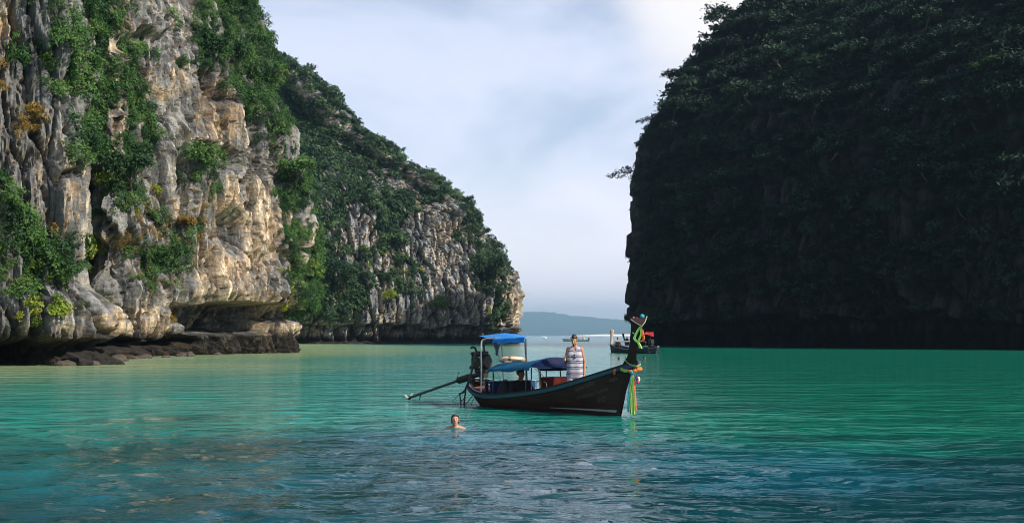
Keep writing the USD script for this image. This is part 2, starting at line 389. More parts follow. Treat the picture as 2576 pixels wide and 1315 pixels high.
for (x, y, rx, ry, a) in [(420, 195, 80, 50, .15), (550, 290, 75, 95, .20), (500, 300, 40, 60, .05), (610, 600, 90, 170, .27), (550, 690, 95, 80, .23), (340, 810, 95, 55, .24), (690, 810, 75, 60, .22), (25, 50, 45, 60, .18), (170, 480, 12, 120, .1), (640, 480, 40, 80, .08), (240, 850, 40, 50, .12)]:
    tb = np.maximum(tb, a * np.exp(-(((left.px - x) / rx) ** 2 + ((left.py - y) / ry) ** 2) ** 2))
tl = rock_tone(left, left.V, tb - .085, tide=1.75, seed=1)
finish_cliff("limestone_cliff", left, tl, "sunlit grey and buff limestone cliff with a cave at its foot")

# the headland beyond it, wooded, with an undercut foot
def head_detail(c, P):
    S = np.stack([P[..., 0], P[..., 1], c.Z], -1)
    d = 6.0 * (fbm(S / np.array([13, 13, 26.0]), 3, 51) - .5)
    d += 2.6 * (fbm(S / np.array([3.2, 3.2, 10.0]), 4, 52) - .5)
    d += 1.5 * ridged(S / np.array([1.5, 1.5, 12.0]), 3, 54)
    d += .7 * (fbm(S / np.array([.8, .8, 4.0]), 3, 55) - .5)
    cr, rnd = blocks(S, (2.0, 2.0, 12.0), 211)
    d += 1.5 * (rnd - .5) - 1.2 * (1 - sstep(0, .3, cr))
    cr2, rnd2 = blocks(S, (.8, .8, 5.0), 213)
    d += .7 * (rnd2 - .5) - .5 * (1 - sstep(0, .3, cr2))
    c.crack = np.minimum(sstep(0, .2, cr), .4 + .6 * sstep(0, .25, cr2)); c.rnd = .6 * rnd + .4 * rnd2
    lip = 3.5 + 3.0 * (fbm(S / np.array([4, 4, 6.0]), 3, 56) - .5)
    d += -3.4 * sstep(lip + .2, lip - .3, c.Z) * sstep(.1, .6, c.Z) * sstep(1298, 1270, c.bpx + 0 * c.Z)
    d += 1.6 * ridged(S / np.array([3.0, 3.0, 4.0]), 2, 57) * sstep(lip, lip - .5, c.Z)
    return d
def head_lean(c, P):
    front = np.clip(-c.n[:, 1], 0, 1) ** 2
    return -front * (.10 * np.maximum(c.Z - 6, 0) + .010 * np.maximum(c.Z - 14, 0) ** 2)
hz = [0, 2.2, 5.9, 9.9, 13.2, 17.3, 21.4, 26.3, 29.9, 33.2, 36, 38.9, 41.8, 44.2, 48.3, 52.8, 56.5, 59.7, 64]
hx = [.8, .6, 2.0, 2.6, 1.6, -2.3, -4.6, -7.2, -11.6, -15, -20, -24, -28, -33, -35.5, -40.5, -43.5, -50, -70]
zs_head = np.concatenate([np.arange(-1.0, 34, .15), np.arange(34, 64, .24)])
head = Cliff([(-130, 190), (-60, 207), (-38, 213), (-20, 221), (-6, 228.5), (.6, 233), (2.6, 238), (.5, 244), (-20, 253), (-130, 268)], 560, zs_head, .9, 1.6,
             lambda q: np.clip((q[:, 0] + 130) / 132, 0, 1) ** 1.0, ((-1, 0), (hz, [2.6 - x for x in hx])), head_lean, head_detail, (640, 1345))
hb = 0 * head.px - .20
for (x, y, rx, ry, a) in [(1090, 690, 110, 130, .02), (1190, 740, 60, 80, .10), (1280, 780, 50, 60, .11), (1170, 610, 60, 60, .03)]:
    hb = np.maximum(hb, a * np.exp(-(((head.px - x) / rx) ** 2 + ((head.py - y) / ry) ** 2) ** 2))
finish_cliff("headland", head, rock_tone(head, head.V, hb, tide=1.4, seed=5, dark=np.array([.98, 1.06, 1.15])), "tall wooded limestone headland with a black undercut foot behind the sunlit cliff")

# the shaded cliff on the right
def right_detail(c, P):
    S = np.stack([P[..., 0], P[..., 1], c.Z], -1)
    d = 5.0 * (fbm(S / np.array([12, 12, 16.0]), 3, 61) - .5) * sstep(1585, 1660, c.bpx + 0 * c.Z)
    d += 2.0 * (fbm(S / np.array([3, 3, 8.0]), 4, 62) - .5)
    d += .9 * ridged(S / np.array([1.3, 1.3, 9.0]), 3, 63)
    cr, rnd = blocks(S, (1.8, 1.8, 5.5), 221)
    d += 1.1 * (rnd - .5) - .9 * (1 - sstep(0, .3, cr))
    c.crack = sstep(0, .2, cr); c.rnd = rnd
    d += .9 * (tooth((c.Z + 16 * fbm(S / np.array([7, 7, 12.0]), 3, 64)) / 8.0, .25) - .5) * sstep(1600, 1680, c.bpx + 0 * c.Z)
    lip = 3.6 + 4.2 * (fbm(S / np.array([4.5, 4.5, 9]), 3, 66) - .5)
    d += -3.0 * sstep(lip + .2, lip - .4, c.Z) * (.25 + .75 * sstep(1590, 1650, c.bpx + 0 * c.Z))
    return d
def right_lean(c, P):
    return -(.12 * np.maximum(c.Z - 12, 0) + .004 * np.maximum(c.Z - 20, 0) ** 2) * sstep(1600, 1700, c.bpx + 0 * c.Z)
rz = [0, 3, 5.1, 13.8, 22.1, 27.5, 31.3, 33.8, 35.5, 39.5, 42.5, 44.3, 45.4, 48.9, 52.6, 60, 74]
rx = [18.6, 18.6, 18.3, 19.0, 19.4, 20.0, 20.8, 21.4, 23.1, 25.2, 27.3, 28.5, 30.8, 34.2, 37.5, 45, 63]
zs_right = np.concatenate([np.arange(-1.0, 54, .2), np.arange(54.5, 74, 1.0)])
right = Cliff([(150, 262), (70, 222), (38, 204), (22, 190), (18.4, 181), (18.8, 174), (25, 164), (40, 146), (56, 127), (75, 112), (110, 104), (170, 100)], 420, zs_right, .9, 1.2,
              lambda q: np.clip((130 - q[:, 0]) / 105, 0, 1), ((1, 0), (rz, [x - 18.4 for x in rx])), right_lean, right_detail, (1540, 2640))
finish_cliff("shaded_cliff", right, rock_tone(right, right.V, -.30, tide=2.2, seed=9, dark=.11), "dark cliff in shade overgrown with trees on the right of the lagoon")  # limestone tone scaled far down: shade is put into the rock colour

# the far island with its beach, several kilometres off
def far_hill():
    D, n, m = 9000.0, 260, 26
    px = np.linspace(700, 2700, n)
    crest = np.interp(px, [700, 1000, 1200, 1310, 1360, 1400, 1440, 1500, 1560, 1590, 1650, 1800, 2100, 2700], [812, 806, 796, 786, 784, 787, 794, 799, 805, 809, 812, 806, 815, 826])
    h = (HOR - crest) * K * D / FOC
    v = np.linspace(0, 1, m)
    Vv, Pp = np.meshgrid(v, px, indexing="ij")
    up = sstep(0, .5, Vv) * sstep(1.0, .5, Vv)
    Y = D + 560 * Vv
    X = (Pp - CX) * K * (D + 130) / FOC
    tree = fbm(np.stack([X / 17, Y / 22, 0 * X], -1), 3, 71) - .5
    Z = 11 + h * (np.sin(np.pi * np.clip(Vv, 0, 1)) ** .7) + 30 * tree * up
    Z[0] = -2
    return (np.stack([X, Y, Z], -1).reshape(-1, 3), grid_faces(m, n))
mat("far_forest", {"g": ("geometry", {}), "n": ("noise_texture", {"scale": .025, "detail": 6, "roughness": .7}), "r": ("rgb_ramp", {"ramp": [(.35, (.018, .045, .022)), (.7, (.055, .10, .04))]}), "p": ("principled_bsdf", {"roughness": .95, "specular_ior_level": .1})},
    [("g.position", "n.vector"), ("n.fac", "r.fac"), ("r.color", "p.base_color")])
obj("distant_hill", far_hill(), "far_forest", smooth=False, kind="structure", label="hazy blue wooded island hill far across the sea", category="hill")
plain("beach_sand", (.78, .70, .60), .9, .1, .05)
def beach():
    px = np.linspace(1440, 1760, 60)
    D = 2600.0
    X = (px - CX) * K * D / FOC
    t = np.linspace(0, 1, len(px))
    w = np.interp(t, [0, .2, 1], [.15, .6, 1.0]) * (1 + .2 * (noise(np.stack([t * 30, 0 * t, 0 * t], -1)) - .5))
    a = np.stack([X, 0 * X + D, 0 * X - .5], -1); b = np.stack([X, 0 * X + D + 30, 5.0 * w], -1); c = np.stack([X, 0 * X + D + 110, 5.6 * w], -1)
    return (np.concatenate([a, b, c]), grid_faces(3, len(px)))
obj("beach", beach(), "beach_sand", smooth=True, kind="structure", label="thin strip of pale sand beach across the bay below the hazy hill", category="beach")
# ================================================================ foliage
def leaf_mat(name, lo, mid, hi, trans=.35):
    mat(name, {"o": ("object_info", {}), "g": ("geometry", {}), "n": ("noise_texture", {"scale": .45, "detail": 3}), "n2": ("noise_texture", {"scale": 9.0, "detail": 1}),
               "a": ("math", {"math_type": "multiply_add", "value2": .45}), "a2": ("math", {"math_type": "multiply_add", "value2": .55}), "h": ("math", {"math_type": "multiply_add", "value2": .35, "value3": -.17}),
               "r": ("rgb_ramp", {"ramp": [(.28, lo), (.52, mid), (.8, hi)]}),
               "d": ("principled_bsdf", {"roughness": .62, "specular_ior_level": .25}), "t": ("translucent_bsdf", {}), "m": ("mix_closure", {"fac": trans})},
        [("g.position", "n.vector"), ("g.position", "n2.vector"), ("o.random", "a.value1"), ("n.fac", "a2.value1"), ("n2.fac", "h.value1"), ("h.value", "a2.value3"), ("a2.value", "a.value3"), ("a.value", "r.fac"),
         ("r.color", "d.base_color"), ("r.color", "t.color"), ("d.BSDF", "m.closure1"), ("t.BSDF", "m.closure2")], surface="m.closure")
leaf_mat("leaf_green", (.014, .042, .015), (.042, .108, .030), (.105, .185, .045))
leaf_mat("leaf_dark", (.005, .014, .009), (.011, .031, .017), (.026, .055, .026))  # for the shaded cliff, leaf colour darkened to carry the shade
leaf_mat("leaf_headland", (.013, .038, .020), (.034, .080, .036), (.075, .125, .048))
leaf_mat("leaf_fresh", (.060, .130, .018), (.150, .220, .025), (.320, .330, .040))
leaf_mat("leaf_dry", (.130, .085, .022), (.240, .150, .032), (.330, .230, .050))
plain("bark", (.085, .065, .048), .9, .4, 4, .4)

def leaves(rng, centres, normals, size, n, spread, flat=.6):
    """Folded leaf faces scattered about the centres."""
    k = rng.integers(0, len(centres), n)
    off = rng.normal(size=(n, 3)) * spread
    off[:, 2] *= flat
    p = centres[k] + off
    nrm = normals[k] * .8 + rng.normal(size=(n, 3)) * .55 + [0, 0, .35]
    nrm /= np.linalg.norm(nrm, axis=1, keepdims=True)
    t = np.cross(nrm, rng.normal(size=(n, 3))); t /= np.linalg.norm(t, axis=1, keepdims=True)
    b = np.cross(nrm, t)
    s = size * rng.uniform(.6, 1.35, (n, 1))
    a0, a1 = p - t * s, p + t * s - nrm * s * .35
    l, r = p + b * s * .42 - nrm * s * .12, p - b * s * .42 - nrm * s * .12
    v = np.stack([a0, l, a1, r], 1).reshape(-1, 3)
    i = np.arange(n)[:, None] * 4
    return v, np.vstack([i + [0, 2, 1], i + [0, 3, 2]])

def clump(seed, n=190, size=.13, lobes=7, flat=.75):
    """A bush about 1 m in radius, made of leafy twigs."""
    rng = np.random.default_rng(seed)
    c = rng.normal(size=(lobes * 5, 3)); c /= np.linalg.norm(c, axis=1, keepdims=True)
    c = c[c[:, 2] > -.35][: lobes * 3]
    nr = c.copy()
    c = c * rng.uniform(.45, .95, (len(c), 1)) * [1, 1, flat]
    return leaves(rng, c, nr, size, n, .15)

def canopy(seed, n=240, size=.12):
    """A flat spread of layered sprays, as shade trees on a cliff carry them."""
    rng = np.random.default_rng(seed)
    a, r = rng.uniform(0, 2 * math.pi, 34), np.sqrt(rng.uniform(0, 1, 34))
    c = np.stack([r * np.cos(a), r * np.sin(a), .28 * (1 - r ** 2) + rng.normal(size=34) * .07 + .16 * np.round(rng.uniform(-1, 1, 34))], -1)
    nr = np.tile([0, 0, 1.0], (34, 1)) + .25 * c
    return leaves(rng, c, nr, size, n, .15, .3)

CLUMPS = {"leaf_green": [clump(i, 360, .105) for i in range(3)] + [canopy(8, 380, .10)], "leaf_headland": [clump(20 + i, 150, .20) for i in range(3)] + [canopy(28, 160, .20)],
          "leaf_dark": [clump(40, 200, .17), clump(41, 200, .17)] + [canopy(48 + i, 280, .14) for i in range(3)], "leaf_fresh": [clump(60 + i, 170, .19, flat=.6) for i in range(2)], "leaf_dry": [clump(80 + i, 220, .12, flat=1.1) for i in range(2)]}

def rot_quats(rng, normal, up_mix):
    n = len(normal)
    z = normal * (1 - up_mix) + np.array([0, 0, 1.0]) * up_mix + rng.normal(size=(n, 3)) * .18
    z /= np.linalg.norm(z, axis=1, keepdims=True)
    x = np.cross(z, rng.normal(size=(n, 3))); x /= np.linalg.norm(x, axis=1, keepdims=True)
    y = np.cross(z, x)
    R = np.stack([x, y, z], -1)
    w = np.sqrt(np.maximum(0, 1 + R[:, 0, 0] + R[:, 1, 1] + R[:, 2, 2])) / 2
    from scipy.spatial.transform import Rotation
    q = Rotation.from_matrix(R).as_quat()
    return q

def scatter(name, label, category, groups):
    """Ground cover that nobody could count: one PointInstancer. groups: (leaf material, points, quats xyzw, scales n x 3)."""
    path = numbered("/World", name)
    pi = UsdGeom.PointInstancer.Define(stage, path)
    rng = np.random.default_rng(5)
    protos, pos, qs, sc, idx = [], [], [], [], []
    for leaf, p, q, s in groups:
        first = len(protos)
        for i, (v, f) in enumerate(CLUMPS[leaf]):
            pp = f"{path}/{leaf}_clump_{i + 1:03d}"
            usdkit.mesh(stage, pp, (v, f), f"/World/Looks/{leaf}", False)
            protos.append(pp)
        idx.append(first + rng.integers(0, len(CLUMPS[leaf]), len(p)))
        pos.append(p); qs.append(q); sc.append(s)
    pos, qs, sc, idx = np.concatenate(pos), np.concatenate(qs), np.concatenate(sc), np.concatenate(idx)
    pi.CreatePrototypesRel().SetTargets([Sdf.Path(p) for p in protos])
    pi.CreateProtoIndicesAttr(Vt.IntArray.FromNumpy(idx.astype(np.int32)))
    pi.CreatePositionsAttr(Vt.Vec3fArray.FromNumpy(pos.astype(np.float32)))
    pi.CreateOrientationsAttr(Vt.QuathArray([Gf.Quath(float(q[3]), float(q[0]), float(q[1]), float(q[2])) for q in qs]))
    pi.CreateScalesAttr(Vt.Vec3fArray.FromNumpy(sc.astype(np.float32)))
    keys(pi.GetPrim(), label, category, kind="stuff")

def sample(c, weight, n, rng):
    V = c.V
    area = np.linalg.norm(np.cross(np.gradient(V, axis=1), np.gradient(V, axis=0)), axis=-1)
    w = (area * np.maximum(weight, 0)).ravel()
    k = rng.choice(len(w), n, p=w / w.sum(), replace=False)
    return V.reshape(-1, 3)[k], c.N.reshape(-1, 3)[k], k

def blobs(c, spec, power=1.5):
    w = np.zeros_like(c.px)
    for x, y, rx, ry, *a in spec:
        w = np.maximum(w, (a[0] if a else 1.0) * np.exp(-(((c.px - x) / rx) ** 2 + ((c.py - y) / ry) ** 2) ** power))
    return w

def batch(c, weight, n, rng, leaf, r0, r1, up=.35, lift=.35, flat=1.0):
    p, nr, k = sample(c, weight, n, rng)
    s = rng.uniform(r0, r1, n) ** 1.0
    p = p + nr * (s * lift)[:, None]
    sc = np.stack([s, s, s * flat], -1) * rng.uniform(.8, 1.2, (n, 3))
    return leaf, p, rot_quats(rng, nr, up), sc

def merge(*b):
    return (b[0][0],) + tuple(np.concatenate([x[k] for x in b]) for k in (1, 2, 3))
rng = np.random.default_rng(77)
gate = fbm(left.V / 2.6, 3, 91)
gw = sstep(.36, .52, gate)
inview = (left.py > -120) & (left.px < 860)
green_left = blobs(left, [(230, 40, 105, 75), (200, 130, 75, 70), (255, 220, 100, 90), (300, 270, 80, 80), (235, 330, 65, 60), (330, 330, 60, 60), (335, 420, 58, 60), (350, 490, 50, 60), (290, 465, 36, 25), (365, 500, 45, 60),
    (510, 425, 42, 55), (525, 130, 55, 40), (575, 40, 90, 70), (610, 130, 62, 85), (655, 215, 62, 90), (690, 310, 45, 70), (560, 110, 50, 40), (735, 490, 40, 60), (745, 580, 45, 70), (760, 660, 45, 65), (775, 735, 35, 40),
    (385, 660, 55, 55), (430, 610, 30, 40), (60, 700, 60, 60), (130, 650, 80, 40), (10, 490, 30, 60), (40, 570, 25, 30), (110, 20, 60, 40), (70, 130, 50, 40, .5), (470, 570, 25, 20), (330, 140, 40, 40)]) * gw * inview
tip_left = blobs(left, [(600, 30, 70, 80), (640, 130, 50, 80), (675, 215, 45, 80), (700, 300, 30, 70), (745, 490, 34, 60), (755, 570, 36, 70), (770, 660, 36, 65), (780, 730, 26, 35)]) * sstep(.30, .42, gate) * (left.py > -120)
green_left = np.maximum(green_left, 1.2 * tip_left)
fresh_left = blobs(left, [(105, 700, 70, 40), (70, 730, 60, 40), (140, 780, 70, 25), (240, 610, 28, 32), (130, 150, 50, 40, .6), (320, 480, 50, 40, .5), (745, 700, 40, 60, .6), (690, 200, 30, 70, .5)]) * inview
dry_left = blobs(left, [(75, 305, 26, 26, 3), (370, 560, 45, 90), (400, 690, 60, 60), (330, 640, 35, 70), (490, 560, 45, 60, .6), (150, 590, 20, 60), (560, 330, 14, 40), (10, 200, 20, 40), (300, 700, 30, 40), (640, 640, 14, 40), (430, 800, 12, 30)]) * sstep(.4, .6, fbm(left.V / .9, 2, 95)) * inview
scatter("cliff_vegetation", "green shrubs and creepers spread over the sunlit limestone cliff", "shrubs", [
    batch(left, green_left, 4200, rng, "leaf_green", .38, 1.0), batch(left, fresh_left, 320, rng, "leaf_fresh", .3, .65), batch(left, dry_left, 700, rng, "leaf_dry", .16, .40, up=.1)])

inview = (head.py > 60) & (head.px > 560)
rock = blobs(head, [(1000, 440, 90, 55, .75), (1085, 640, 85, 130, .95), (1125, 540, 45, 80, .8), (1150, 760, 75, 85, 1.0), (1200, 690, 30, 110, .9), (1302, 760, 34, 90, 1.0), (900, 560, 60, 60, .4), (960, 780, 60, 60, .6), (1030, 790, 90, 45, .9), (1165, 480, 25, 30, .7)])
hg = sstep(.40, .56, fbm(head.V / np.array([5, 5, 7.0]), 3, 97) + .14 * sstep(18, 26, head.Z) - .75 * rock + .06) * sstep(3.6, 5, head.Z) * inview
hg = np.maximum(hg, .8 * sstep(24, 36, head.Z) * inview * (1 - .9 * rock))
hg = np.maximum(hg, blobs(head, [(1235, 660, 40, 60), (1255, 760, 30, 50), (1200, 560, 45, 50), (850, 740, 70, 50), (1010, 690, 40, 60)]) * inview)
scatter("headland_forest", "dense dark green forest covering the headland", "forest", [batch(head, hg, 5200, rng, "leaf_headland", .75, 1.75, up=.45, lift=.3), batch(head, hg * blobs(head, [(960, 790, 90, 60), (1050, 640, 200, 180, .5), (820, 740, 60, 80, .5)]), 120, rng, "leaf_fresh", .45, .9)])

edge_r = np.interp(right.py, [-140, -60, 0, 60, 118, 137, 166, 215, 282, 310, 352, 414, 503, 640, 784], [1960, 1900, 1852, 1800, 1758, 1720, 1704, 1675, 1646, 1622, 1615, 1607, 1600, 1597, 1584])
inview = (right.py > -160) & (right.px > 1480)
rg = (.45 + sstep(.38, .55, fbm(right.V / np.array([6, 6, 4.0]), 3, 99))) * (.50 + .50 * sstep(7, 16, right.Z + 7 * (fbm(right.V / 9, 2, 98) - .5))) * sstep(3.5, 5, right.Z) * inview
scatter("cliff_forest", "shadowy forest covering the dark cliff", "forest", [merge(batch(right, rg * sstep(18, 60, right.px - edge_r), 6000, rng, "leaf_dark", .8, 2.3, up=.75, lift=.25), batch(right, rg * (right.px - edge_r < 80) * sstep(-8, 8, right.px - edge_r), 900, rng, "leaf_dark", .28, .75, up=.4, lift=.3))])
# ================================================================ shapes
def tube(path, r, sides=10, cap=True):
    """A round bar along a polyline; r a number or one radius per point."""
    p = np.asarray(path, float)
    r = np.broadcast_to(np.asarray(r, float), (len(p),))
    t = np.gradient(p, axis=0); t /= np.linalg.norm(t, axis=1, keepdims=True) + 1e-12
    ref = np.array([0, 0, 1.0]) if abs(t[0, 2]) < .9 else np.array([1.0, 0, 0])
    a = np.cross(t[0], ref); a /= np.linalg.norm(a)
    A = []
    for k in range(len(p)):
        a = a - t[k] * (a @ t[k]); a /= np.linalg.norm(a) + 1e-12
        A.append(a)
    A = np.array(A); Bv = np.cross(t, A)
    th = np.arange(sides) * 2 * math.pi / sides
    v = (p[:, None] + r[:, None, None] * (np.cos(th)[None, :, None] * A[:, None] + np.sin(th)[None, :, None] * Bv[:, None])).reshape(-1, 3)
    i, j = np.meshgrid(np.arange(len(p) - 1), np.arange(sides), indexing="ij")
    j2 = (j + 1) % sides
    q = np.stack([i * sides + j, i * sides + j2, (i + 1) * sides + j2, (i + 1) * sides + j], -1).reshape(-1, 4)
    f = [q[:, [0, 1, 2]], q[:, [0, 2, 3]]]
    if cap:
        n = len(v)
        v = np.vstack([v, p[0], p[-1]])
        k = np.arange(sides); k2 = (k + 1) % sides; e = (len(p) - 1) * sides
        f += [np.stack([np.full(sides, n), k2, k], -1), np.stack([np.full(sides, n + 1), e + k, e + k2], -1)]
    return trimesh.Trimesh(v, np.vstack(f), process=False)

def curve(pts, n=24):
    """A smooth path through the points (Catmull-Rom)."""
    p = np.asarray(pts, float)
    p = np.vstack([2 * p[0] - p[1], p, 2 * p[-1] - p[-2]])
    out = []
    m = max(2, n // (len(p) - 3))
    for k in range(1, len(p) - 2):
        t = np.linspace(0, 1, m, endpoint=False)[:, None]
        a, b, c, d = p[k - 1], p[k], p[k + 1], p[k + 2]
        out.append(.5 * (2 * b + (c - a) * t + (2 * a - 5 * b + 4 * c - d) * t ** 2 + (3 * b - a - 3 * c + d) * t ** 3))
    return np.vstack(out + [p[-2][None]])

def box(c, s, bevel=.006, rz=0.0, ry=0.0, rx=0.0):
    """A box with bevelled edges about the point c."""
    s = np.array(s, float) / 2
    b = min(bevel, s.min() * .45)
    pts = []
    for sx in (-1, 1):
        for sy in (-1, 1):
            for sz in (-1, 1):
                q = np.array([sx, sy, sz]) * s
                for k in range(3):
                    o = np.array([sx, sy, sz], float) * b; o[k] = 0
                    pts.append(q - o)
    m = trimesh.convex.convex_hull(np.array(pts))
    m.apply_transform(trimesh.transformations.euler_matrix(rx, ry, rz))
    m.apply_translation(c)
    return m

def lathe(prof, n=20, M=None):
    m = trimesh.creation.revolve(np.array(prof, float), sections=n)
    if M is not None:
        m.apply_transform(M)
    return m

def cat(*ms):
    return trimesh.util.concatenate([trimesh.Trimesh(*meshkit.arrays(m)[:2], process=False) for m in ms])

def sheet(P, thick):
    """A grid of points (n, m, 3) as a closed cloth of some thickness."""
    N = grid_normals(P)
    n, m = P.shape[:2]
    a, b = P + N * thick / 2, P - N * thick / 2
    f = grid_faces(n, m)
    v = np.vstack([a.reshape(-1, 3), b.reshape(-1, 3)])
    o = n * m
    idx = np.arange(o).reshape(n, m)
    ring = np.concatenate([idx[0, :-1], idx[:-1, -1], idx[-1, :0:-1], idx[:0:-1, 0]])
    r2 = np.roll(ring, -1)
    side = np.vstack([np.stack([ring, ring + o, r2 + o], -1), np.stack([ring, r2 + o, r2], -1)])
    t = trimesh.Trimesh(v, np.vstack([f, f[:, ::-1] + o, side]), process=False)
    return t

def aim(z, at=(0, 0, 0), spin=0.0):
    """A matrix that turns the z axis to the direction given."""
    z = np.asarray(z, float); z /= np.linalg.norm(z)
    x = np.cross([0, 1, 0] if abs(z[1]) < .9 else [1, 0, 0], z); x /= np.linalg.norm(x)
    M = np.eye(4); M[:3, 0], M[:3, 1], M[:3, 2], M[:3, 3] = x, np.cross(z, x), z, at
    return M @ trimesh.transformations.rotation_matrix(spin, [0, 0, 1])

# ================================================================ the longtail boat
plain("hull_wood", (.036, .016, .011), .6, .5, 5, .25, dirt=(.009, .006, .006), stretch=(.25, 1, 2.5), spec=.22)
plain("stem_wood", (.022, .012, .010), .6, .5, 6, .3, spec=.2, dirt=(.009, .006, .006), stretch=(1, 1, .2))
plain("stem_end_wood", (.20, .085, .060), .7, .45, 14, .3)
plain("teal_paint", (.012, .070, .090), .55, .35, 7, .15, dirt=(.008, .038, .048), spec=.3)
plain("pale_blue_paint", (.22, .36, .46), .5, .3, 9, .1)
plain("deck_wood", (.22, .075, .030), .65, .5, 6, .2, stretch=(.3, 2, 1))
plain("inner_wood", (.030, .026, .030), .7, .5, 6, .2, spec=.12)
plain("blue_panel", (.018, .040, .120), .55, .35, 6, .1, spec=.12)
plain("red_panel", (.070, .008, .006), .55, .6, 7, .15, spec=.12)
plain("blue_tarp", (.003, .075, .165), .55, .40, 5, .25, spec=.12)
plain("navy_tarp", (.001, .007, .036), .60, .50, 6, .3, spec=.12)
plain("sky_blue_tarp", (.012, .190, .560), .5, .25, 5, .2, spec=.12)
plain("steel_tube", (.46, .45, .43), .38, .4, 12, .1, metallic=.7)
plain("dark_tube", (.030, .036, .040), .5, .4, 10, .1)
plain("engine_iron", (.016, .015, .015), .55, .5, 14, .3, metallic=.3)
plain("bright_metal", (.62, .62, .62), .3, .3, 20, 0, metallic=.9)
plain("pale_stripe", (.22, .31, .28), .6, .3, 12)
plain("lettering", (.055, .046, .026), .6, .5, 30)
plain("rope_orange", (.46, .20, .09), .8, .3, 30, .3)
plain("rope_pale", (.62, .57, .42), .8, .25, 40, .3)
plain("prop_metal", (.42, .38, .36), .5, .4, 20, .1, metallic=.4)
plain("grey_cloth", (.05, .055, .07), .9, .3, 8, .3)

BOW, FW = np.array([2.14, 22.75]), np.array([.56504, -.82506])
boat = thing("longtail_boat", "dark wooden longtail boat with blue canopies and ribboned tall prow", "boat", (BOW[0], BOW[1], 0), math.degrees(math.atan2(FW[1], FW[0])))
def L(x, s, z):
    return np.array([x, -s, z], float)
def LW(x, s, z):
    """boat to world"""
    return np.array([BOW[0] + FW[0] * x + FW[1] * s, BOW[1] + FW[1] * x - FW[0] * s, z])
def BL(px, py, s):
    """The boat's own coordinates of a spot measured on the photograph, s metres to starboard."""
    r = (px - CX) * K / FOC
    x = (r * (BOW[1] - FW[0] * s) - (BOW[0] + FW[1] * s)) / (FW[0] - r * FW[1])
    D = LW(x, s, 0)[1]
    return L(x, s, EYE - (py - HOR) * K * D / FOC)

G = np.array([(.30, .035, 1.07), (.17, .07, 1.03), (-.54, .28, .825), (-1.3, .51, .61), (-1.9, .63, .49), (-2.75, .71, .385), (-3.54, .735, .32), (-4.15, .71, .335), (-4.5, .65, .41), (-4.8, .52, .475), (-5.08, .33, .54), (-5.28, .14, .57), (-5.34, 0, .58)])
WLN = np.array([(0, .025, 0), (-.7, .10, 0), (-1.4, .24, 0), (-2.2, .43, 0), (-3.2, .55, 0), (-4.0, .52, 0), (-4.4, .42, 0), (-4.62, .26, 0), (-4.72, .1, 0), (-4.74, 0, 0)])
def outline(T, n=61):
    c = curve(T, 200)
    d = np.concatenate([[0], np.cumsum(np.linalg.norm(np.diff(c[:, :2], axis=0), axis=1))])
    t = np.linspace(0, d[-1], n)
    h = np.stack([np.interp(t, d, c[:, k]) for k in range(3)], -1)
    m = h[:-1][::-1] * [1, -1, 1]
    return np.vstack([h, m]) * [1, -1, 1]        # x, y (port positive), z; starboard bow, stern, port bow
go, wo = outline(G), outline(WLN)
bo = wo * [1, .55, 1] + [0, 0, -.24]; bo[:, 0] = np.interp(bo[:, 0], [-4.74, 0], [-4.45, -.12])
def hull_level(t):
    """t: 0 the gunwale, 1 the waterline, 2 the bottom"""
    if t <= 1:
        p = go * (1 - t) + wo * t
        bulge = math.sin(math.pi * t) * .055
        nrm = np.sign(p[:, 1]) * np.minimum(1, np.abs(p[:, 1]) / .25)
        p = p + np.stack([0 * nrm, nrm * bulge, 0 * nrm], -1)
        return p
    return wo * (2 - t) + bo * (t - 1)
lv = np.concatenate([np.linspace(0, 1, 16), np.linspace(1.15, 2, 6)])
outer = np.stack([hull_level(t) for t in lv])
inner = outer[: 19].copy()
inner[..., 1] -= np.sign(inner[..., 1]) * np.minimum(.035, np.abs(inner[..., 1]) * .9)
inner[..., 0] = np.clip(inner[..., 0], -5.28, .2)
nl, npt = outer.shape[:2]
hv = np.vstack([outer.reshape(-1, 3), inner.reshape(-1, 3)])
f1 = grid_faces(nl, npt)
f2 = grid_faces(len(inner), npt)[:, ::-1] + nl * npt
ids = np.arange(npt)
rim = np.vstack([np.stack([ids[:-1], ids[:-1] + nl * npt, ids[1:] + nl * npt], -1), np.stack([ids[:-1], ids[1:] + nl * npt, ids[1:]], -1)])
bot = nl * npt - npt + np.arange(npt)
fan = np.stack([np.full(npt // 2 - 1, bot[0]), bot[1:npt // 2], bot[2:npt // 2 + 1]], -1)
strip = np.array([t for k in range(npt // 2) for t in ((bot[k], bot[k + 1], bot[-1 - k]), (bot[k + 1], bot[-2 - k], bot[-1 - k]))])
obj("hull", trimesh.Trimesh(hv, np.vstack([f1, f2, rim, strip]), process=False), "hull_wood", boat, smooth=40)
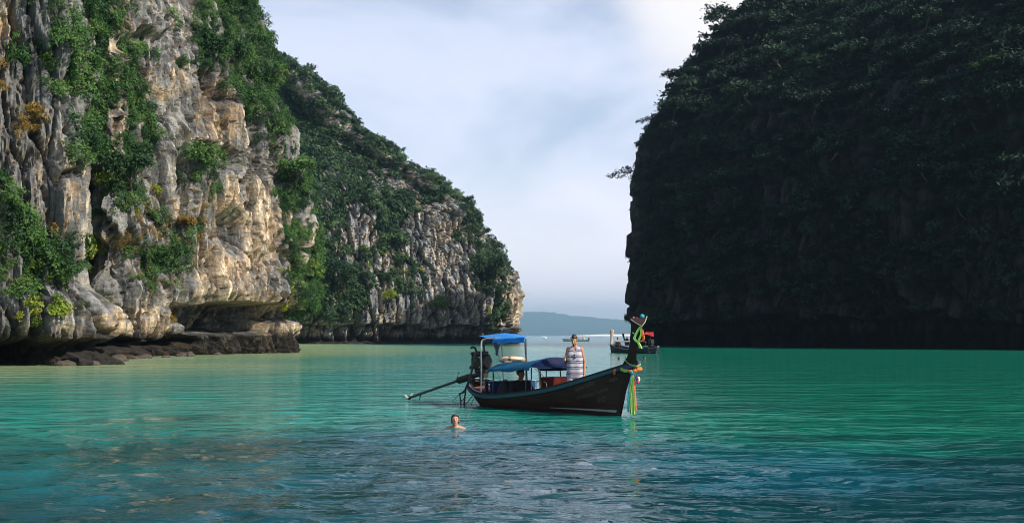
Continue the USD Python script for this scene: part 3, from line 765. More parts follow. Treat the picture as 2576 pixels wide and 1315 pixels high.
# rubbing rail under the gunwale, cap on top
def rail(z0, z1, proud, inset):
    g = go
    n = np.gradient(g[:, :2], axis=0); n = np.stack([n[:, 1], -n[:, 0]], -1); n /= np.linalg.norm(n, axis=1, keepdims=True) + 1e-9
    sgn = np.sign((n * np.stack([0 * g[:, 1], np.where(np.abs(g[:, 1]) > .01, g[:, 1], 1)], -1)).sum(1)); mid = len(g) // 2
    sgn[mid - 1:mid + 2] = 1 if n[mid, 0] < 0 else -1
    n *= sgn[:, None]
    low = 0.5 * (hull_level(.07) - hull_level(0)) / .035 * .0
    sect = [(proud, z1), (proud, z0), (-inset, z0), (-inset, z1)]
    P = np.stack([np.concatenate([g[:, :2] + n * a - (0 if True else low), (g[:, 2] + b)[:, None]], 1) for a, b in sect], 1)
    P = np.concatenate([P, P[:, :1]], 1)
    v = P.reshape(-1, 3)
    f = grid_faces(len(g), 5)
    e = (len(g) - 1) * 5
    f = np.vstack([f, [[0, 1, 2], [0, 2, 3], [e, e + 2, e + 1], [e, e + 3, e + 2]]])
    m = trimesh.Trimesh(v, f, process=False); m.fix_normals()
    return m
obj("rub_rail", rail(-.085, -.015, .030, .02), "teal_paint", boat)
obj("gunwale_cap", rail(-.012, .022, .018, .06), "inner_wood", boat)
edge = go[44:78] + [0, 0, .028]
obj("stern_moulding", tube(edge * [1, .97, 1], .012, 6), "pale_blue_paint", boat)
# bow stripe, just proud of the planking near the waterline
def on_hull(x, z, side=1, proud=.005):
    """point of the outer planking at length x and height z"""
    half = outer[:16, :61] if side > 0 else outer[:16, ::-1][:, :61]
    best = None
    cand = []
    for k in range(16):
        row = half[k]
        o = np.argsort(row[:, 0])
        cand.append([x, np.interp(x, row[o, 0], row[o, 1]), np.interp(x, row[o, 0], row[o, 2])])
    cand = np.array(cand)
    o = np.argsort(cand[:, 2])
    y = np.interp(z, cand[o, 2], cand[o, 1])
    return np.array([x, y + (-proud if side > 0 else proud), z])
xs = np.linspace(-1.75, -.03, 30)
def stripe(side):
    w = np.interp(xs, [-1.75, -.9, 0], [.004, .030, .048])
    P = np.stack([[on_hull(x, .115 - ww / 2 + .0 * x, side) for x, ww in zip(xs, w)], [on_hull(x, .115 + ww / 2, side) for x, ww in zip(xs, w)]])
    return sheet(P, .006)
obj("bow_stripe", stripe(1), "pale_stripe", boat); obj("bow_stripe", stripe(-1), "pale_stripe", boat)

# stem: a tall plank with a sharp leading edge and a slant cut at its head
aft = curve([(-.10, -.1), (-.02, .4), (.06, .85), (.16, 1.06), (.305, 1.23), (.40, 1.577), (.435, 1.95)], 30)
fore = curve([(.02, -.25), (.0, 0), (.385, .80), (.50, 1.0), (.60, 1.07), (.575, 1.12), (.565, 1.23), (.68, 1.58), (.83, 1.97)], 30)
fore = np.array([(-.10, -.25), (0, 0), (.385, .80), (.50, 1.0), (.62, 1.075), (.575, 1.13), (.565, 1.23), (.61, 1.40), (.68, 1.60), (.75, 1.78), (.83, 1.97)])
zz_ = np.unique(np.concatenate([np.linspace(-.25, 1.96, 40), [1.0, 1.075, 1.13]]))
parts_ = []
for z0, z1 in zip(zz_[:-1], zz_[1:]):
    pts = []
    for z in (z0, z1):
        xa, xf = np.interp(z, aft[:, 1], aft[:, 0]), np.interp(z, fore[:, 1], fore[:, 0])
        w = np.interp(z, [0, .9, 1.3, 1.95], [.045, .065, .068, .085])
        xm = max(xa + .02, xf - .16)
        for y in (-w, w):
            pts += [(xa, y, z)]
        pts += [(xm, w, z), (xf, -w * .95, z), (xf - .02, -w * .7, z), (xm, -w, z)]
    parts_.append(m3.Manifold.hull_points(pts) if hasattr(m3.Manifold, "hull_points") else m3.Manifold(m3.Mesh(*[np.asarray(a, dt) for a, dt in zip((lambda h: (h.vertices, h.faces))(trimesh.convex.convex_hull(np.array(pts))), (np.float32, np.uint32))])))
stem = m3.Manifold.batch_boolean(parts_, m3.OpType.Add)
pA, pB, pC = np.array([.44, -.085, 1.93]), np.array([.84, -.02, 1.99]), np.array([.76, -.080, 1.785])
nb = np.cross(pB - pA, pC - pA); nb /= np.linalg.norm(nb)
if nb[0] < 0:
    nb = -nb
cutter = m3.Manifold.cube((.6, .6, .5), True).rotate((0, 0, 0))
Mx = aim(nb, pA * .25 + pB * .35 + pC * .4 + nb * .25)
cutter = m3.Manifold.cube((.9, .9, .5), True).transform(Mx[:3])
head_ = stem ^ m3.Manifold.cube((.9, .9, .006), True).transform(aim(nb, pA * .25 + pB * .35 + pC * .4 - nb * .001)[:3])
stem_o = obj("stem", stem - cutter, "stem_wood", boat, smooth=20)
obj("stem_end", head_, "stem_end_wood", stem_o, smooth=20)

# inside: boards, bulkheads, seats
fl = []
for k in range(9):
    y0 = -.52 + k * .116
    xs_ = np.linspace(-5.0, -.5, 24)
    w = np.interp(xs_, [-5.0, -4.6, -4, -3, -2, -1.2, -.5], [.16, .40, .53, .56, .46, .30, .12])
    ok = np.abs(y0 + .055) < w
    if ok.sum() > 2:
        x0, x1 = xs_[ok].min(), xs_[ok].max()
        zt = -.08
        obj("floor_board", box(((x0 + x1) / 2, y0 + .055, zt), (x1 - x0, .108, .024), .003), "deck_wood" if x0 < -3.9 and k % 9 > 9 else "inner_wood", boat)
for k in range(6):                                                       # the raised stern deck
    y0 = -.5 + k * .17
    x1 = -4.02
    x0 = np.interp(abs(y0 + .085), [0, .3, .5], [-4.98, -4.85, -4.55])
    obj("stern_board", box(((x0 + x1) / 2, y0 + .08, .385), (x1 - x0, .16, .022), .003, ry=.09), "deck_wood", boat)
obj("bulkhead", box((-3.80, .03, .33), (.035, 1.22, .52), .006), "blue_panel", boat)
obj("bulkhead", box((-3.99, -.55, .36), (.03, .10, .48), .006, rz=.2), "blue_panel", boat)
obj("red_bulkhead", cat(box((-2.10, .06, .47), (.04, .98, .50), .006)), "red_panel", boat)
obj("bulkhead_trim", box((-2.10, .06, .732), (.06, 1.0, .02), .004), "inner_wood", boat)
obj("bulkhead_trim", box((-3.80, .03, .598), (.055, 1.24, .018), .004), "pale_blue_paint", boat)
for x, w in ((-2.9, 1.14), (-1.2, .62)):
    obj("thwart", box((x, 0, .26), (.24, w, .03), .006), "inner_wood", boat)
obj("side_shelf", tube(curve([L(-5.05, -.12, .47), L(-4.75, -.42, .42), L(-4.3, -.58, .36), L(-3.85, -.62, .33)], 20), .016, 6), "pale_blue_paint", boat)
obj("grab_rail", tube(curve([L(-2.30, .40, .50), L(-2.30, .40, .62), L(-2.24, .38, .645), L(-2.05, .36, .64), L(-1.98, .36, .60), L(-1.98, .36, .50)], 30), .012, 6), "steel_tube", boat)
for x in np.linspace(-4.5, -.9, 11):                                      # frames against the planking
    pts = [on_hull(x, z, sd, -.05) for sd in (-1,) for z in np.linspace(np.interp(x, G[::-1, 0], G[::-1, 2]) - .05, .0, 6)]
    obj("rib", tube(pts, .018, 5), "inner_wood", boat)

# canopies
def canopy_roof(x0, x1, e0, e1, rise, rise1=None, half=.66, nx=26, ns=22, wob=.012, seed=1, lip=.07, skew=0.0):
    x = np.linspace(x0, x1, nx)
    s = np.concatenate([[half + .012], np.linspace(half, -half, ns), [-half - .012]])
    X, Sg = np.meshgrid(x, s, indexing="ij")
    t = (X - x0) / (x1 - x0)
    Z = e0 + (e1 - e0) * t + (rise + ((rise1 or rise) - rise) * t) * (1 - np.clip(np.abs(Sg) / half, 0, 1) ** 2.2)
    Z -= .035 * np.sin(math.pi * t) * (1 - np.abs(Sg) / half * .4)
    Z += wob * (fbm(np.stack([X * 5, Sg * 5, 0 * X], -1), 3, seed) - .5) * 3
    Z[:, 0] -= lip * (1 + .25 * np.sin(X[:, 0] * 7 + seed)); Z[:, -1] -= lip
    P = np.stack([X + skew * Sg, -Sg, Z], -1)
    return sheet(P, .006)
obj("canopy", canopy_roof(-3.74, -2.14, .87, .945, .15, rise1=.205, seed=3, lip=.05, skew=-.05), "blue_tarp", boat, smooth=60)
def front_flap():
    s_ = np.linspace(.655, -.655, 25); t = np.linspace(0, 1, 10)
    a = np.stack([0 * s_ - 2.15 - .05 * s_, -s_, .948 + .205 * (1 - (np.abs(s_) / .66) ** 2.2)], -1)
    b = np.stack([0 * s_ - 1.90, -s_ * .98, .925 + .02 * (np.abs(s_) / .66)], -1)
    P = a[None] * (1 - t[:, None, None]) + b[None] * t[:, None, None]
    P[..., 2] -= .05 * np.sin(np.pi * t)[:, None] * (1 - (np.abs(s_) / .66)[None] ** 2)
    P += .03 * (fbm(P * 4.0, 3, 9) - .5)[..., None] * np.sin(np.pi * t)[:, None, None]
    return sheet(P, .006)
obj("canopy_flap", front_flap(), "navy_tarp", boat, smooth=60)
obj("canopy_bar", tube([L(-1.90, .66, .93), L(-1.90, -.66, .93)], .014, 6), "navy_tarp", boat)
def upper_roof():
    c = [(-5.12, .02, 1.605), (-3.86, .47, 1.525), (-2.62, .47, 1.575), (-3.85, -.44, 1.60), (-4.86, -.46, 1.655)]
    A, Bq, C_, D_ = np.array(c[0]), np.array(c[1]), np.array(c[2]), np.array(c[3])
    E = np.array(c[4])
    n = 18
    u = np.linspace(0, 1, n)
    star = np.array([Bq + (C_ - Bq) * k for k in u])
    pts = [np.array([Bq + (A - Bq) * 1.0 * 0]) for _ in u]
    port = np.array([np.array([np.interp(k, [0, .45, 1], [A[j], E[j], D_[j]]) for j in range(3)]) for k in u])
    v = np.linspace(0, 1, 14)
    P = np.array([[s_ * (1 - k) + p_ * k for k in v] for s_, p_ in zip(star, port)])
    P[..., 2] += .055 * np.sin(math.pi * np.linspace(0, 1, n))[:, None] * np.sin(math.pi * np.linspace(0, 1, 14))[None]
    P[..., 2] += .02 * (fbm(P * 6, 2, 5) - .5)
    val = P[:, 0].copy(); val[:, 2] -= .105 + .008 * np.sin(np.arange(n) * .5); val[:, 1] += .015
    P = np.concatenate([val[:, None], P], 1)
    P = P * [1, -1, 1]
    return sheet(P, .006)
obj("upper_canopy", upper_roof(), "sky_blue_tarp", boat, smooth=50)
obj("rolled_curtain", lathe([(0, -.30), (.015, -.29), (.03, -.26), (.036, -.17), (.075, -.06), (.085, 0), (0, .01)], 10, trimesh.transformations.translation_matrix(L(-3.74, .44, 1.46))), "grey_cloth", boat)
def post(x, s, z0, z1, dx=0, r=.013, m="dark_tube"):
    obj("canopy_post", tube([L(x + dx, s, z0), L(x, s, z1)], r, 8), m, boat)
for x, s, z1, dx in ((-3.62, .62, .90, 0), (-2.16, .62, .94, 0), (-4.10, -.60, .88, 0), (-3.55, -.60, .92, .08), (-3.30, -.60, .95, 0), (-2.76, -.58, .98, .05), (-1.92, .60, .93, .05)):
    post(x, s, float(np.interp(x, G[::-1, 0], G[::-1, 2])) - .06, z1, dx)
obj("canopy_pole", tube(curve([L(-4.10, .62, .30), L(-4.11, .61, .9), L(-4.13, .60, 1.42), L(-4.08, .55, 1.53), L(-3.85, .40, 1.56), L(-3.6, .1, 1.60)], 40), .017, 8), "steel_tube", boat)
obj("canopy_pole", tube(curve([L(-2.62, .44, 1.55), L(-2.60, .45, 1.40), L(-2.56, .47, 1.0), L(-2.54, .5, .4)], 20), .016, 8), "dark_tube", boat)
obj("canopy_pole", tube([L(-4.75, -.42, .50), L(-4.84, -.42, 1.62)], .013, 8), "dark_tube", boat)
obj("canopy_pole", tube([L(-3.72, -.40, .35), L(-3.88, -.40, 1.58)], .010, 8), "teal_paint", boat)
for pts_, r_ in (([L(-3.72, .44, 1.2), L(-3.60, .40, 1.05), L(-3.5, .3, 1.0)], .006), ([L(-4.6, .1, 1.0), L(-4.1, .3, .8), L(-3.9, .4, .5)], .007), ([L(-4.5, .0, .9), L(-4.2, .1, .72), L(-3.95, .2, .60)], .005),
                 ([L(-4.3, -.5, .82), L(-4.2, -.5, .66), L(-4.26, -.5, .56)], .005), ([L(-2.3, .1, .62), L(-2.22, .3, .78), L(-2.15, .55, .93)], .005)):
    obj("rigging_cord", tube(curve(pts_, 12), r_, 5), "dark_tube", boat)

# engine on its swivel, and the long shaft behind it
E0 = L(-5.02, .02, .98)
def at(dx, ds, dz):
    return E0 + [dx, -ds, dz]
eng = obj("engine", cat(box(at(-.02, 0, .02), (.42, .30, .34), .03), box(at(.02, 0, -.16), (.34, .24, .16), .03), box(at(0, 0, .22), (.34, .2, .1), .025), box(at(-.18, .08, .0), (.10, .14, .24), .02), box(at(.05, -.02, -.28), (.22, .16, .12), .02),
                        lathe([(0, -.05), (.13, -.05), (.15, -.03), (.15, .03), (.13, .05), (0, .05)], 20, aim([1, .1, .1], at(.22, 0, .02)))), "engine_iron", boat, smooth=25)
for k, (dx, ds, dz, r, h) in enumerate([(-.12, .12, .20, .035, .10), (.0, .14, .21, .03, .09), (.12, .13, .2, .034, .1), (.17, .1, -.1, .05, .06), (-.16, .13, -.12, .045, .07)]):
    obj("cylinder_cap", lathe([(0, -h / 2), (r, -h / 2), (r * 1.15, 0), (r, h / 2), (0, h / 2)], 12, aim([.1, -1, .3], at(dx, ds + .04, dz))), "engine_iron", eng)
for dx, ds, dz in ((.02, .19, .06), (-.20, .15, .0), (.18, .17, .13), (-.06, .2, .26), (.19, .16, -.10)):
    obj("bolt", lathe([(0, -.02), (.018, -.02), (.022, 0), (.012, .02), (0, .02)], 8, aim([.2, -1, .3], at(dx, ds, dz))), "bright_metal", eng)
obj("exhaust_pipe", tube(curve([at(-.14, .05, .2), at(-.15, .06, .30), at(-.20, .08, .36), at(-.30, .1, .345)], 20), .026, 8), "engine_iron", boat)
obj("exhaust_pipe", tube([at(.07, -.03, .22), at(.04, -.04, .42)], .022, 8), "engine_iron", boat)
obj("engine_mount", cat(tube([L(-5.05, 0, .48), at(0, 0, -.25)], .05, 10), box(L(-5.05, 0, .52), (.26, .26, .05), .01)), "engine_iron", boat)
tail0, tail1, tail2 = at(.05, .02, -.25), BL(1149, 957, .16), BL(1027, 1000, .42)
gear = tail0 + (tail1 - tail0) * .98
obj("shaft_housing", tube([tail0, tail0 + (gear - tail0) * .45, tail0 + (gear - tail0) * .5, gear - (gear - tail0) * .08, gear], [.055, .055, .085, .085, .05], 12), "engine_iron", boat)
shaft = obj("propeller_shaft", cat(tube([gear, tail2], .033, 10), tube([BL(1060, 986, .37), BL(1055, 1004, .37)], .014, 6), tube([tail1 + [0, 0, .06], tail1 + [.1, 0, .22]], .008, 5)), "dark_tube", boat)
td = (tail2 - gear) / np.linalg.norm(tail2 - gear)
obj("propeller_hub", lathe([(0, -.06), (.03, -.05), (.04, 0), (.03, .06), (0, .10)], 12, aim(td, tail2 - td * .06)), "dark_tube", shaft)
for k in range(3):
    a0 = 2.1 * k + .9
    n_, m_ = 8, 6
    rr, ww = np.linspace(.03, .155, n_), np.linspace(-1, 1, m_)
    P = np.array([[(r_ * math.cos(w_ * .55 * math.sin(math.pi * (.2 + .75 * (r_ - .03) / .125))), r_ * math.sin(w_ * .55 * math.sin(math.pi * (.2 + .75 * (r_ - .03) / .125))), .035 * w_) for w_ in ww] for r_ in rr])
    b_ = sheet(P, .008)
    b_.apply_transform(aim(td, tail2 - td * .05) @ trimesh.transformations.rotation_matrix(a0, [0, 0, 1]))
    obj("propeller_blade", b_, "prop_metal", shaft, smooth=40)
# boarding ladder over the stern quarter
lad = [BL(1195, 884, .52), BL(1191, 912, .53), BL(1184, 942, .55), BL(1172, 975, .58), BL(1165, 985, .60), BL(1156, 989, .62)]
lg1 = [BL(1156, 989, .62), BL(1158, 1002, .62), BL(1159, 1016, .62), BL(1159, 1032, .62)]
lg2 = [BL(1172, 975, .58), BL(1169, 1000, .58), BL(1167, 1018, .58), BL(1166, 1032, .58)]
ladder = obj("boarding_ladder", cat(tube(curve(lad, 30), .026, 8), tube(curve(lg1, 16), .017, 8), tube(curve(lg2, 16), .020, 8)), "dark_tube", boat)
for k in (.45, .75):
    obj("rung", tube([np.array(lg1[0]) * (1 - k) + np.array(lg1[-1]) * k, np.array(lg2[0]) * (1 - k) + np.array(lg2[-1]) * k], .012, 6), "dark_tube", ladder)
for pts_, r_ in (([BL(1156, 988, .62), BL(1146, 1000, .66), BL(1138, 1007, .7)], .006), ([BL(1189, 993, .6), BL(1180, 1005, .6), BL(1170, 1016, .6), BL(1166, 1024, .6)], .010), ([BL(1192, 1000, .5), BL(1188, 1010, .5), BL(1184, 1020, .5)], .007)):
    obj("mooring_line", tube(curve(pts_, 12), r_, 5), "dark_tube", boat)

# lettering: the strokes of the painted name lie on the planking
def glyphs():
    return LETTERS
def letter_part(name, shapes, corners):
    """shapes: triangles in a unit square; corners: the photograph's three corners (lower left, lower right, upper left) on the starboard bow."""
    def find(px, py):
        best = None
        for x in np.linspace(-1.9, .2, 220):
            for _ in (0,):
                lo, hi = 0.02, float(np.interp(x, G[::-1, 0], G[::-1, 2])) - .09
                z = .4
                for it in range(6):
                    y = on_hull(x, z)[1]
                    w = LW(x, -y, z)
                    z = np.clip(EYE - (py - HOR) * K * w[1] / FOC, lo, hi)
                y = on_hull(x, z)[1]
                w = LW(x, -y, z)
                e = abs(PX(w)[0] - px)
                if best is None or e < best[0]:
                    best = (e, x, z)
        return np.array(best[1:])
    a, b, c = (find(*p) for p in corners)
    V, Fc = shapes
    q = a + V[:, :1] * (b - a) + V[:, 1:] * (c - a)
    front = np.array([on_hull(x, z, 1, .004) for x, z in q])
    back = np.array([on_hull(x, z, 1, .001) for x, z in q])
    n = len(V)
    m = trimesh.Trimesh(np.vstack([front, back]), np.vstack([Fc, Fc[:, ::-1] + n]), process=False)
    obj(name, m, "lettering", boat, smooth=False)
# painted lettering: outlines as triangles in a 200 x 200 square
LETTERS = {"a":[[171,30,171,59,174,76,171,93,173,130,177,141,188,137,187,115,179,113,180,93,186,89,186,63,181,62,179,36,182,26,189,26,192,39,192,137,200,141,200,33,197,11,190,0,180,0,175,7,171,30,146,170,146,189,149,200,153,196,154,182,170,181,171,156,150,156,146,170,134,30,134,56,138,78,155,91,155,106,151,118,137,107,137,133,142,141,158,137,163,111,163,4,155,4,155,63,146,63,142,50,144,26,151,26,152,4,150,0,139,4,134,30,103,11,105,33,116,26,121,58,119,107,113,119,103,111,103,137,118,141,122,133,126,119,129,85,127,30,117,0,109,0,103,11,99,156,99,170,104,181,127,178,127,156,99,156,68,41,69,85,83,81,83,59,76,58,76,38,79,26,87,30,90,50,89,103,83,119,69,107,69,133,87,141,95,119,98,56,93,11,87,0,78,0,71,15,68,41,32,30,32,56,36,78,53,91,53,106,49,118,35,107,35,133,40,141,56,137,61,111,61,4,53,4,53,63,44,63,40,50,42,26,50,26,50,4,49,0,37,4,32,30,0,115,0,141,10,141,12,133,13,104,8,76,8,35,10,26,16,26,18,35,18,87,15,93,15,115,19,123,19,141,27,137,24,105,26,93,26,30,22,7,9,0,2,15,0,78,5,117,0,115],[1,24,23,1,23,22,1,22,21,21,20,19,21,19,18,18,17,16,12,11,10,12,10,9,12,9,8,8,7,6,8,6,5,8,5,4,8,4,3,8,3,2,21,18,16,21,16,15,21,15,14,21,14,13,13,12,8,13,8,2,13,2,1,13,1,21,26,33,32,26,32,31,31,30,29,29,28,27,29,27,26,29,26,31,35,55,54,35,54,53,53,52,51,53,51,50,47,46,45,47,45,44,47,44,43,43,42,41,43,41,40,43,40,39,43,39,38,43,38,37,37,36,35,35,53,50,35,50,49,35,49,48,47,43,37,37,35,48,37,48,47,57,71,70,57,70,69,69,68,67,69,67,66,66,65,64,66,64,63,63,62,61,58,57,69,66,63,61,66,61,60,66,60,59,59,58,69,59,69,66,73,77,76,73,76,75,73,75,74,79,98,97,79,97,96,96,95,94,96,94,93,93,92,91,91,90,89,91,89,88,91,88,87,82,81,80,82,80,79,93,91,87,93,87,86,93,86,85,83,82,79,83,79,96,96,93,85,96,85,84,96,84,83,100,120,119,100,119,118,118,117,116,118,116,115,112,111,110,112,110,109,112,109,108,108,107,106,108,106,105,108,105,104,108,104,103,108,103,102,102,101,100,100,118,115,100,115,114,100,114,113,112,108,102,102,100,113,102,113,112,122,145,144,144,143,142,144,142,141,141,140,139,139,138,137,137,136,135,137,135,134,137,134,133,137,133,132,137,132,131,137,131,130,126,125,124,126,124,123,123,122,144,139,137,130,139,130,129,126,123,144,141,139,129,141,129,128,141,128,127,127,126,144,127,144,141]],"b":[[183,0,183,152,186,152,186,143,190,152,192,135,195,152,197,152,199,136,200,120,200,0,198,0,198,102,196,124,194,120,193,106,193,0,190,4,190,110,189,124,187,120,186,106,186,4,183,0,171,32,171,44,172,48,174,48,175,28,178,28,178,37,178,56,174,68,172,84,171,120,175,152,179,144,181,124,181,108,179,104,177,124,175,124,174,115,174,102,180,72,181,56,180,16,178,0,174,0,171,32,166,176,166,200,169,200,169,168,167,164,166,176,166,152,169,148,169,0,166,0,166,152,158,152,160,152,161,143,165,152,165,124,162,124,161,106,160,0,158,0,158,152,145,36,145,152,147,148,147,42,149,28,152,37,152,148,155,152,155,0,153,0,152,9,151,0,147,0,145,36,131,96,133,144,135,152,139,148,142,108,142,40,139,0,134,0,131,40,131,96,133,54,135,28,138,28,139,45,140,94,138,119,136,124,134,111,133,54,116,168,116,196,129,196,129,168,124,166,124,0,122,0,122,167,116,168,105,24,105,196,107,196,108,30,109,28,110,4,107,0,105,24,92,32,92,60,93,80,99,98,98,124,96,124,94,104,92,108,92,120,93,140,99,152,102,128,102,0,100,0,99,9,98,0,94,0,92,32,95,56,95,28,98,32,99,67,95,56,84,0,84,152,86,152,87,143,91,152,91,124,89,124,87,106,87,4,84,0,71,36,71,152,74,148,74,42,75,28,78,37,78,148,81,152,81,0,79,0,78,9,77,0,73,0,71,36,62,124,62,152,64,154,64,184,66,184,67,153,69,152,69,124,67,122,67,30,69,28,69,0,66,0,64,16,64,122,62,124,50,60,52,84,58,97,57,124,55,124,53,104,51,108,51,128,53,148,57,152,60,128,61,0,58,0,58,9,56,0,53,0,51,20,50,60,53,56,54,28,57,32,58,67,53,56,34,196,37,196,45,63,45,192,48,196,48,0,45,0,37,133,37,4,34,0,34,196,28,12,29,40,31,36,31,12,31,0,29,0,28,12,14,196,23,192,25,168,26,144,26,104,24,76,17,67,17,0,14,0,14,196,17,98,21,96,23,105,23,122,23,155,21,168,17,167,17,98,0,196,9,192,11,168,12,144,11,104,9,76,3,67,2,0,0,0,0,196,3,98,7,96,8,105,9,122,9,155,7,168,3,167,3,98],[1,23,22,1,22,21,1,21,20,1,20,19,18,17,16,18,16,15,18,15,14,12,11,10,12,10,9,12,9,8,12,8,7,12,7,6,5,4,3,3,2,1,3,1,19,19,18,14,19,14,13,13,12,6,13,6,5,13,5,3,13,3,19,25,49,48,25,48,47,47,46,45,47,45,44,40,39,38,40,38,37,40,37,36,40,36,35,35,34,33,33,32,31,28,27,26,28,26,25,28,25,47,41,40,35,29,28,47,42,41,35,42,35,33,30,29,47,30,47,44,43,42,33,43,33,31,31,30,44,31,44,43,51,55,54,51,54,53,51,53,52,57,60,59,57,59,58,62,70,69,62,69,68,62,68,67,66,65,64,66,64,63,63,62,67,63,67,66,72,84,83,83,82,81,81,80,79,81,79,78,81,78,77,81,77,76,81,76,75,74,73,72,74,72,83,83,81,75,83,75,74,103,94,93,103,93,92,92,91,90,90,89,88,88,87,86,88,86,94,94,103,102,94,102,101,96,103,92,88,94,101,88,101,100,88,100,99,97,96,92,97,92,90,90,88,99,90,99,98,90,98,97,105,112,111,111,110,109,111,109,108,111,108,107,111,107,106,111,106,105,114,120,119,119,118,117,119,117,116,119,116,115,119,115,114,143,138,137,137,136,135,135,134,133,135,133,132,132,131,130,130,129,128,130,128,127,130,127,126,130,126,125,124,123,122,124,122,138,124,138,143,124,143,142,140,143,137,140,137,135,132,130,125,132,125,124,132,124,142,132,142,141,141,140,135,141,135,132,145,153,152,145,152,151,145,151,150,145,150,149,149,148,147,147,146,145,147,145,149,155,167,166,166,165,164,164,163,162,164,162,161,164,161,160,164,160,159,164,159,158,157,156,155,157,155,166,166,164,158,166,158,157,169,183,182,182,181,180,180,179,178,180,178,177,180,177,176,176,175,174,176,174,173,176,173,172,176,172,171,176,171,170,176,170,169,176,169,182,176,182,180,201,206,205,203,206,201,203,201,200,203,200,199,203,199,198,203,198,197,197,196,195,197,195,194,194,193,192,194,192,191,191,190,189,191,189,188,191,188,187,186,185,201,186,201,205,204,203,197,204,197,194,194,191,187,194,187,186,194,186,205,194,205,204,208,217,216,216,215,214,214,213,212,212,211,210,212,210,209,212,209,208,208,216,214,208,214,212,219,224,223,219,223,222,219,222,221,219,221,220,242,234,233,242,233,232,242,232,231,242,231,230,230,229,228,230,228,227,230,227,226,234,242,241,234,241,240,236,242,230,226,234,240,226,240,239,226,239,238,237,236,230,230,226,238,230,238,237,260,252,251,260,251,250,260,250,249,260,249,248,248,247,246,248,246,245,248,245,244,252,260,259,252,259,258,254,260,248,244,252,258,244,258,257,244,257,256,255,254,248,248,244,256,248,256,255]],"c":[[107,131,117,176,128,192,139,200,179,192,192,167,200,118,197,57,187,20,168,0,131,4,109,53,107,131,128,68,145,29,162,29,173,46,179,124,173,154,162,171,136,162,128,132,128,68,0,118,3,167,27,200,59,200,83,163,80,98,37,0,16,0,16,8,43,72,16,82,0,118,24,122,36,102,58,111,64,125,61,158,52,171,33,171,21,153,24,122],[22,12,11,22,11,10,10,9,8,8,7,6,8,6,5,8,5,4,4,3,2,4,2,1,1,12,22,1,22,21,1,21,20,1,20,19,14,22,10,14,10,8,4,1,19,4,19,18,4,18,17,15,14,8,8,4,17,8,17,16,8,16,15,42,34,33,32,31,30,32,30,29,32,29,28,32,28,27,27,26,25,25,24,34,25,34,42,25,42,41,25,41,40,43,42,33,43,33,32,27,25,40,27,40,39,27,39,38,27,38,37,36,43,32,32,27,37,32,37,36]],"d":[[114,126,114,158,131,195,175,200,186,189,200,153,200,5,178,5,178,145,162,168,136,150,153,132,153,105,136,87,136,5,114,5,114,84,125,118,114,126,0,31,11,39,11,89,19,113,8,126,17,184,33,200,69,200,92,168,94,5,72,5,72,145,57,168,31,150,50,126,50,111,33,88,31,11,6,0,0,31],[1,18,17,17,16,15,17,15,14,17,14,13,17,13,12,17,12,11,17,11,10,8,7,6,8,6,5,8,5,4,8,4,3,3,2,1,1,17,10,1,10,9,9,8,3,9,3,1,20,38,37,20,37,36,20,36,35,35,34,33,35,33,32,30,29,28,30,28,27,30,27,26,26,25,24,26,24,23,22,21,20,22,20,35,22,35,32,31,30,26,23,22,32,32,31,26,32,26,23]]}
def letters(k):
    v, f = LETTERS[k]
    return np.array(v, float).reshape(-1, 2) / 200, np.array(f).reshape(-1, 3)
letter_part("painted_name", letters("a"), [(1448, 984.5), (1494, 966), (1446, 972.5)])
letter_part("painted_line", letters("b"), [(1452, 1005), (1528, 980.5), (1450, 996)])
letter_part("painted_number", letters("c"), [(1504, 1014.5), (1525, 1007.5), (1501, 1001)])
letter_part("painted_mark", letters("d"), [(1534, 961.5), (1553, 954.5), (1532, 954)])
plain("tide_rock", (.045, .034, .024), .85, .6, 3.5, .6, dirt=(.022, .018, .015))
# ================================================================ trees and bushes that stand out one by one
def near_face(c, px, py, r=6):
    """The cliff's nearest point at a spot of the photograph, and the way it faces."""
    d = (c.px - px) ** 2 + (c.py - py) ** 2
    m_ = d < max(r * r, d.min() * 1.5)
    k = np.argmin(np.where(m_, c.V[..., 1] + .0 * d, 1e9))
    return c.V.reshape(-1, 3)[k], c.N.reshape(-1, 3)[k]

def crown_of(seed, leaf_size, spots, per, spread=.24, flat=.7):
    g = np.random.default_rng(seed)
    c, nr = [], []
    for (x, y, z, r) in spots:
        d = g.normal(size=(int(10 + 26 * r), 3)); d /= np.linalg.norm(d, axis=1, keepdims=True)
        d = d[d[:, 2] > -.5]
        c.append(np.array([x, y, z]) + d * r * g.uniform(.5, 1, (len(d), 1)) * [1, 1, flat]); nr.append(d)
    c, nr = np.concatenate(c), np.concatenate(nr)
    return leaves(g, c, nr, leaf_size, per, spread * .6, .6)

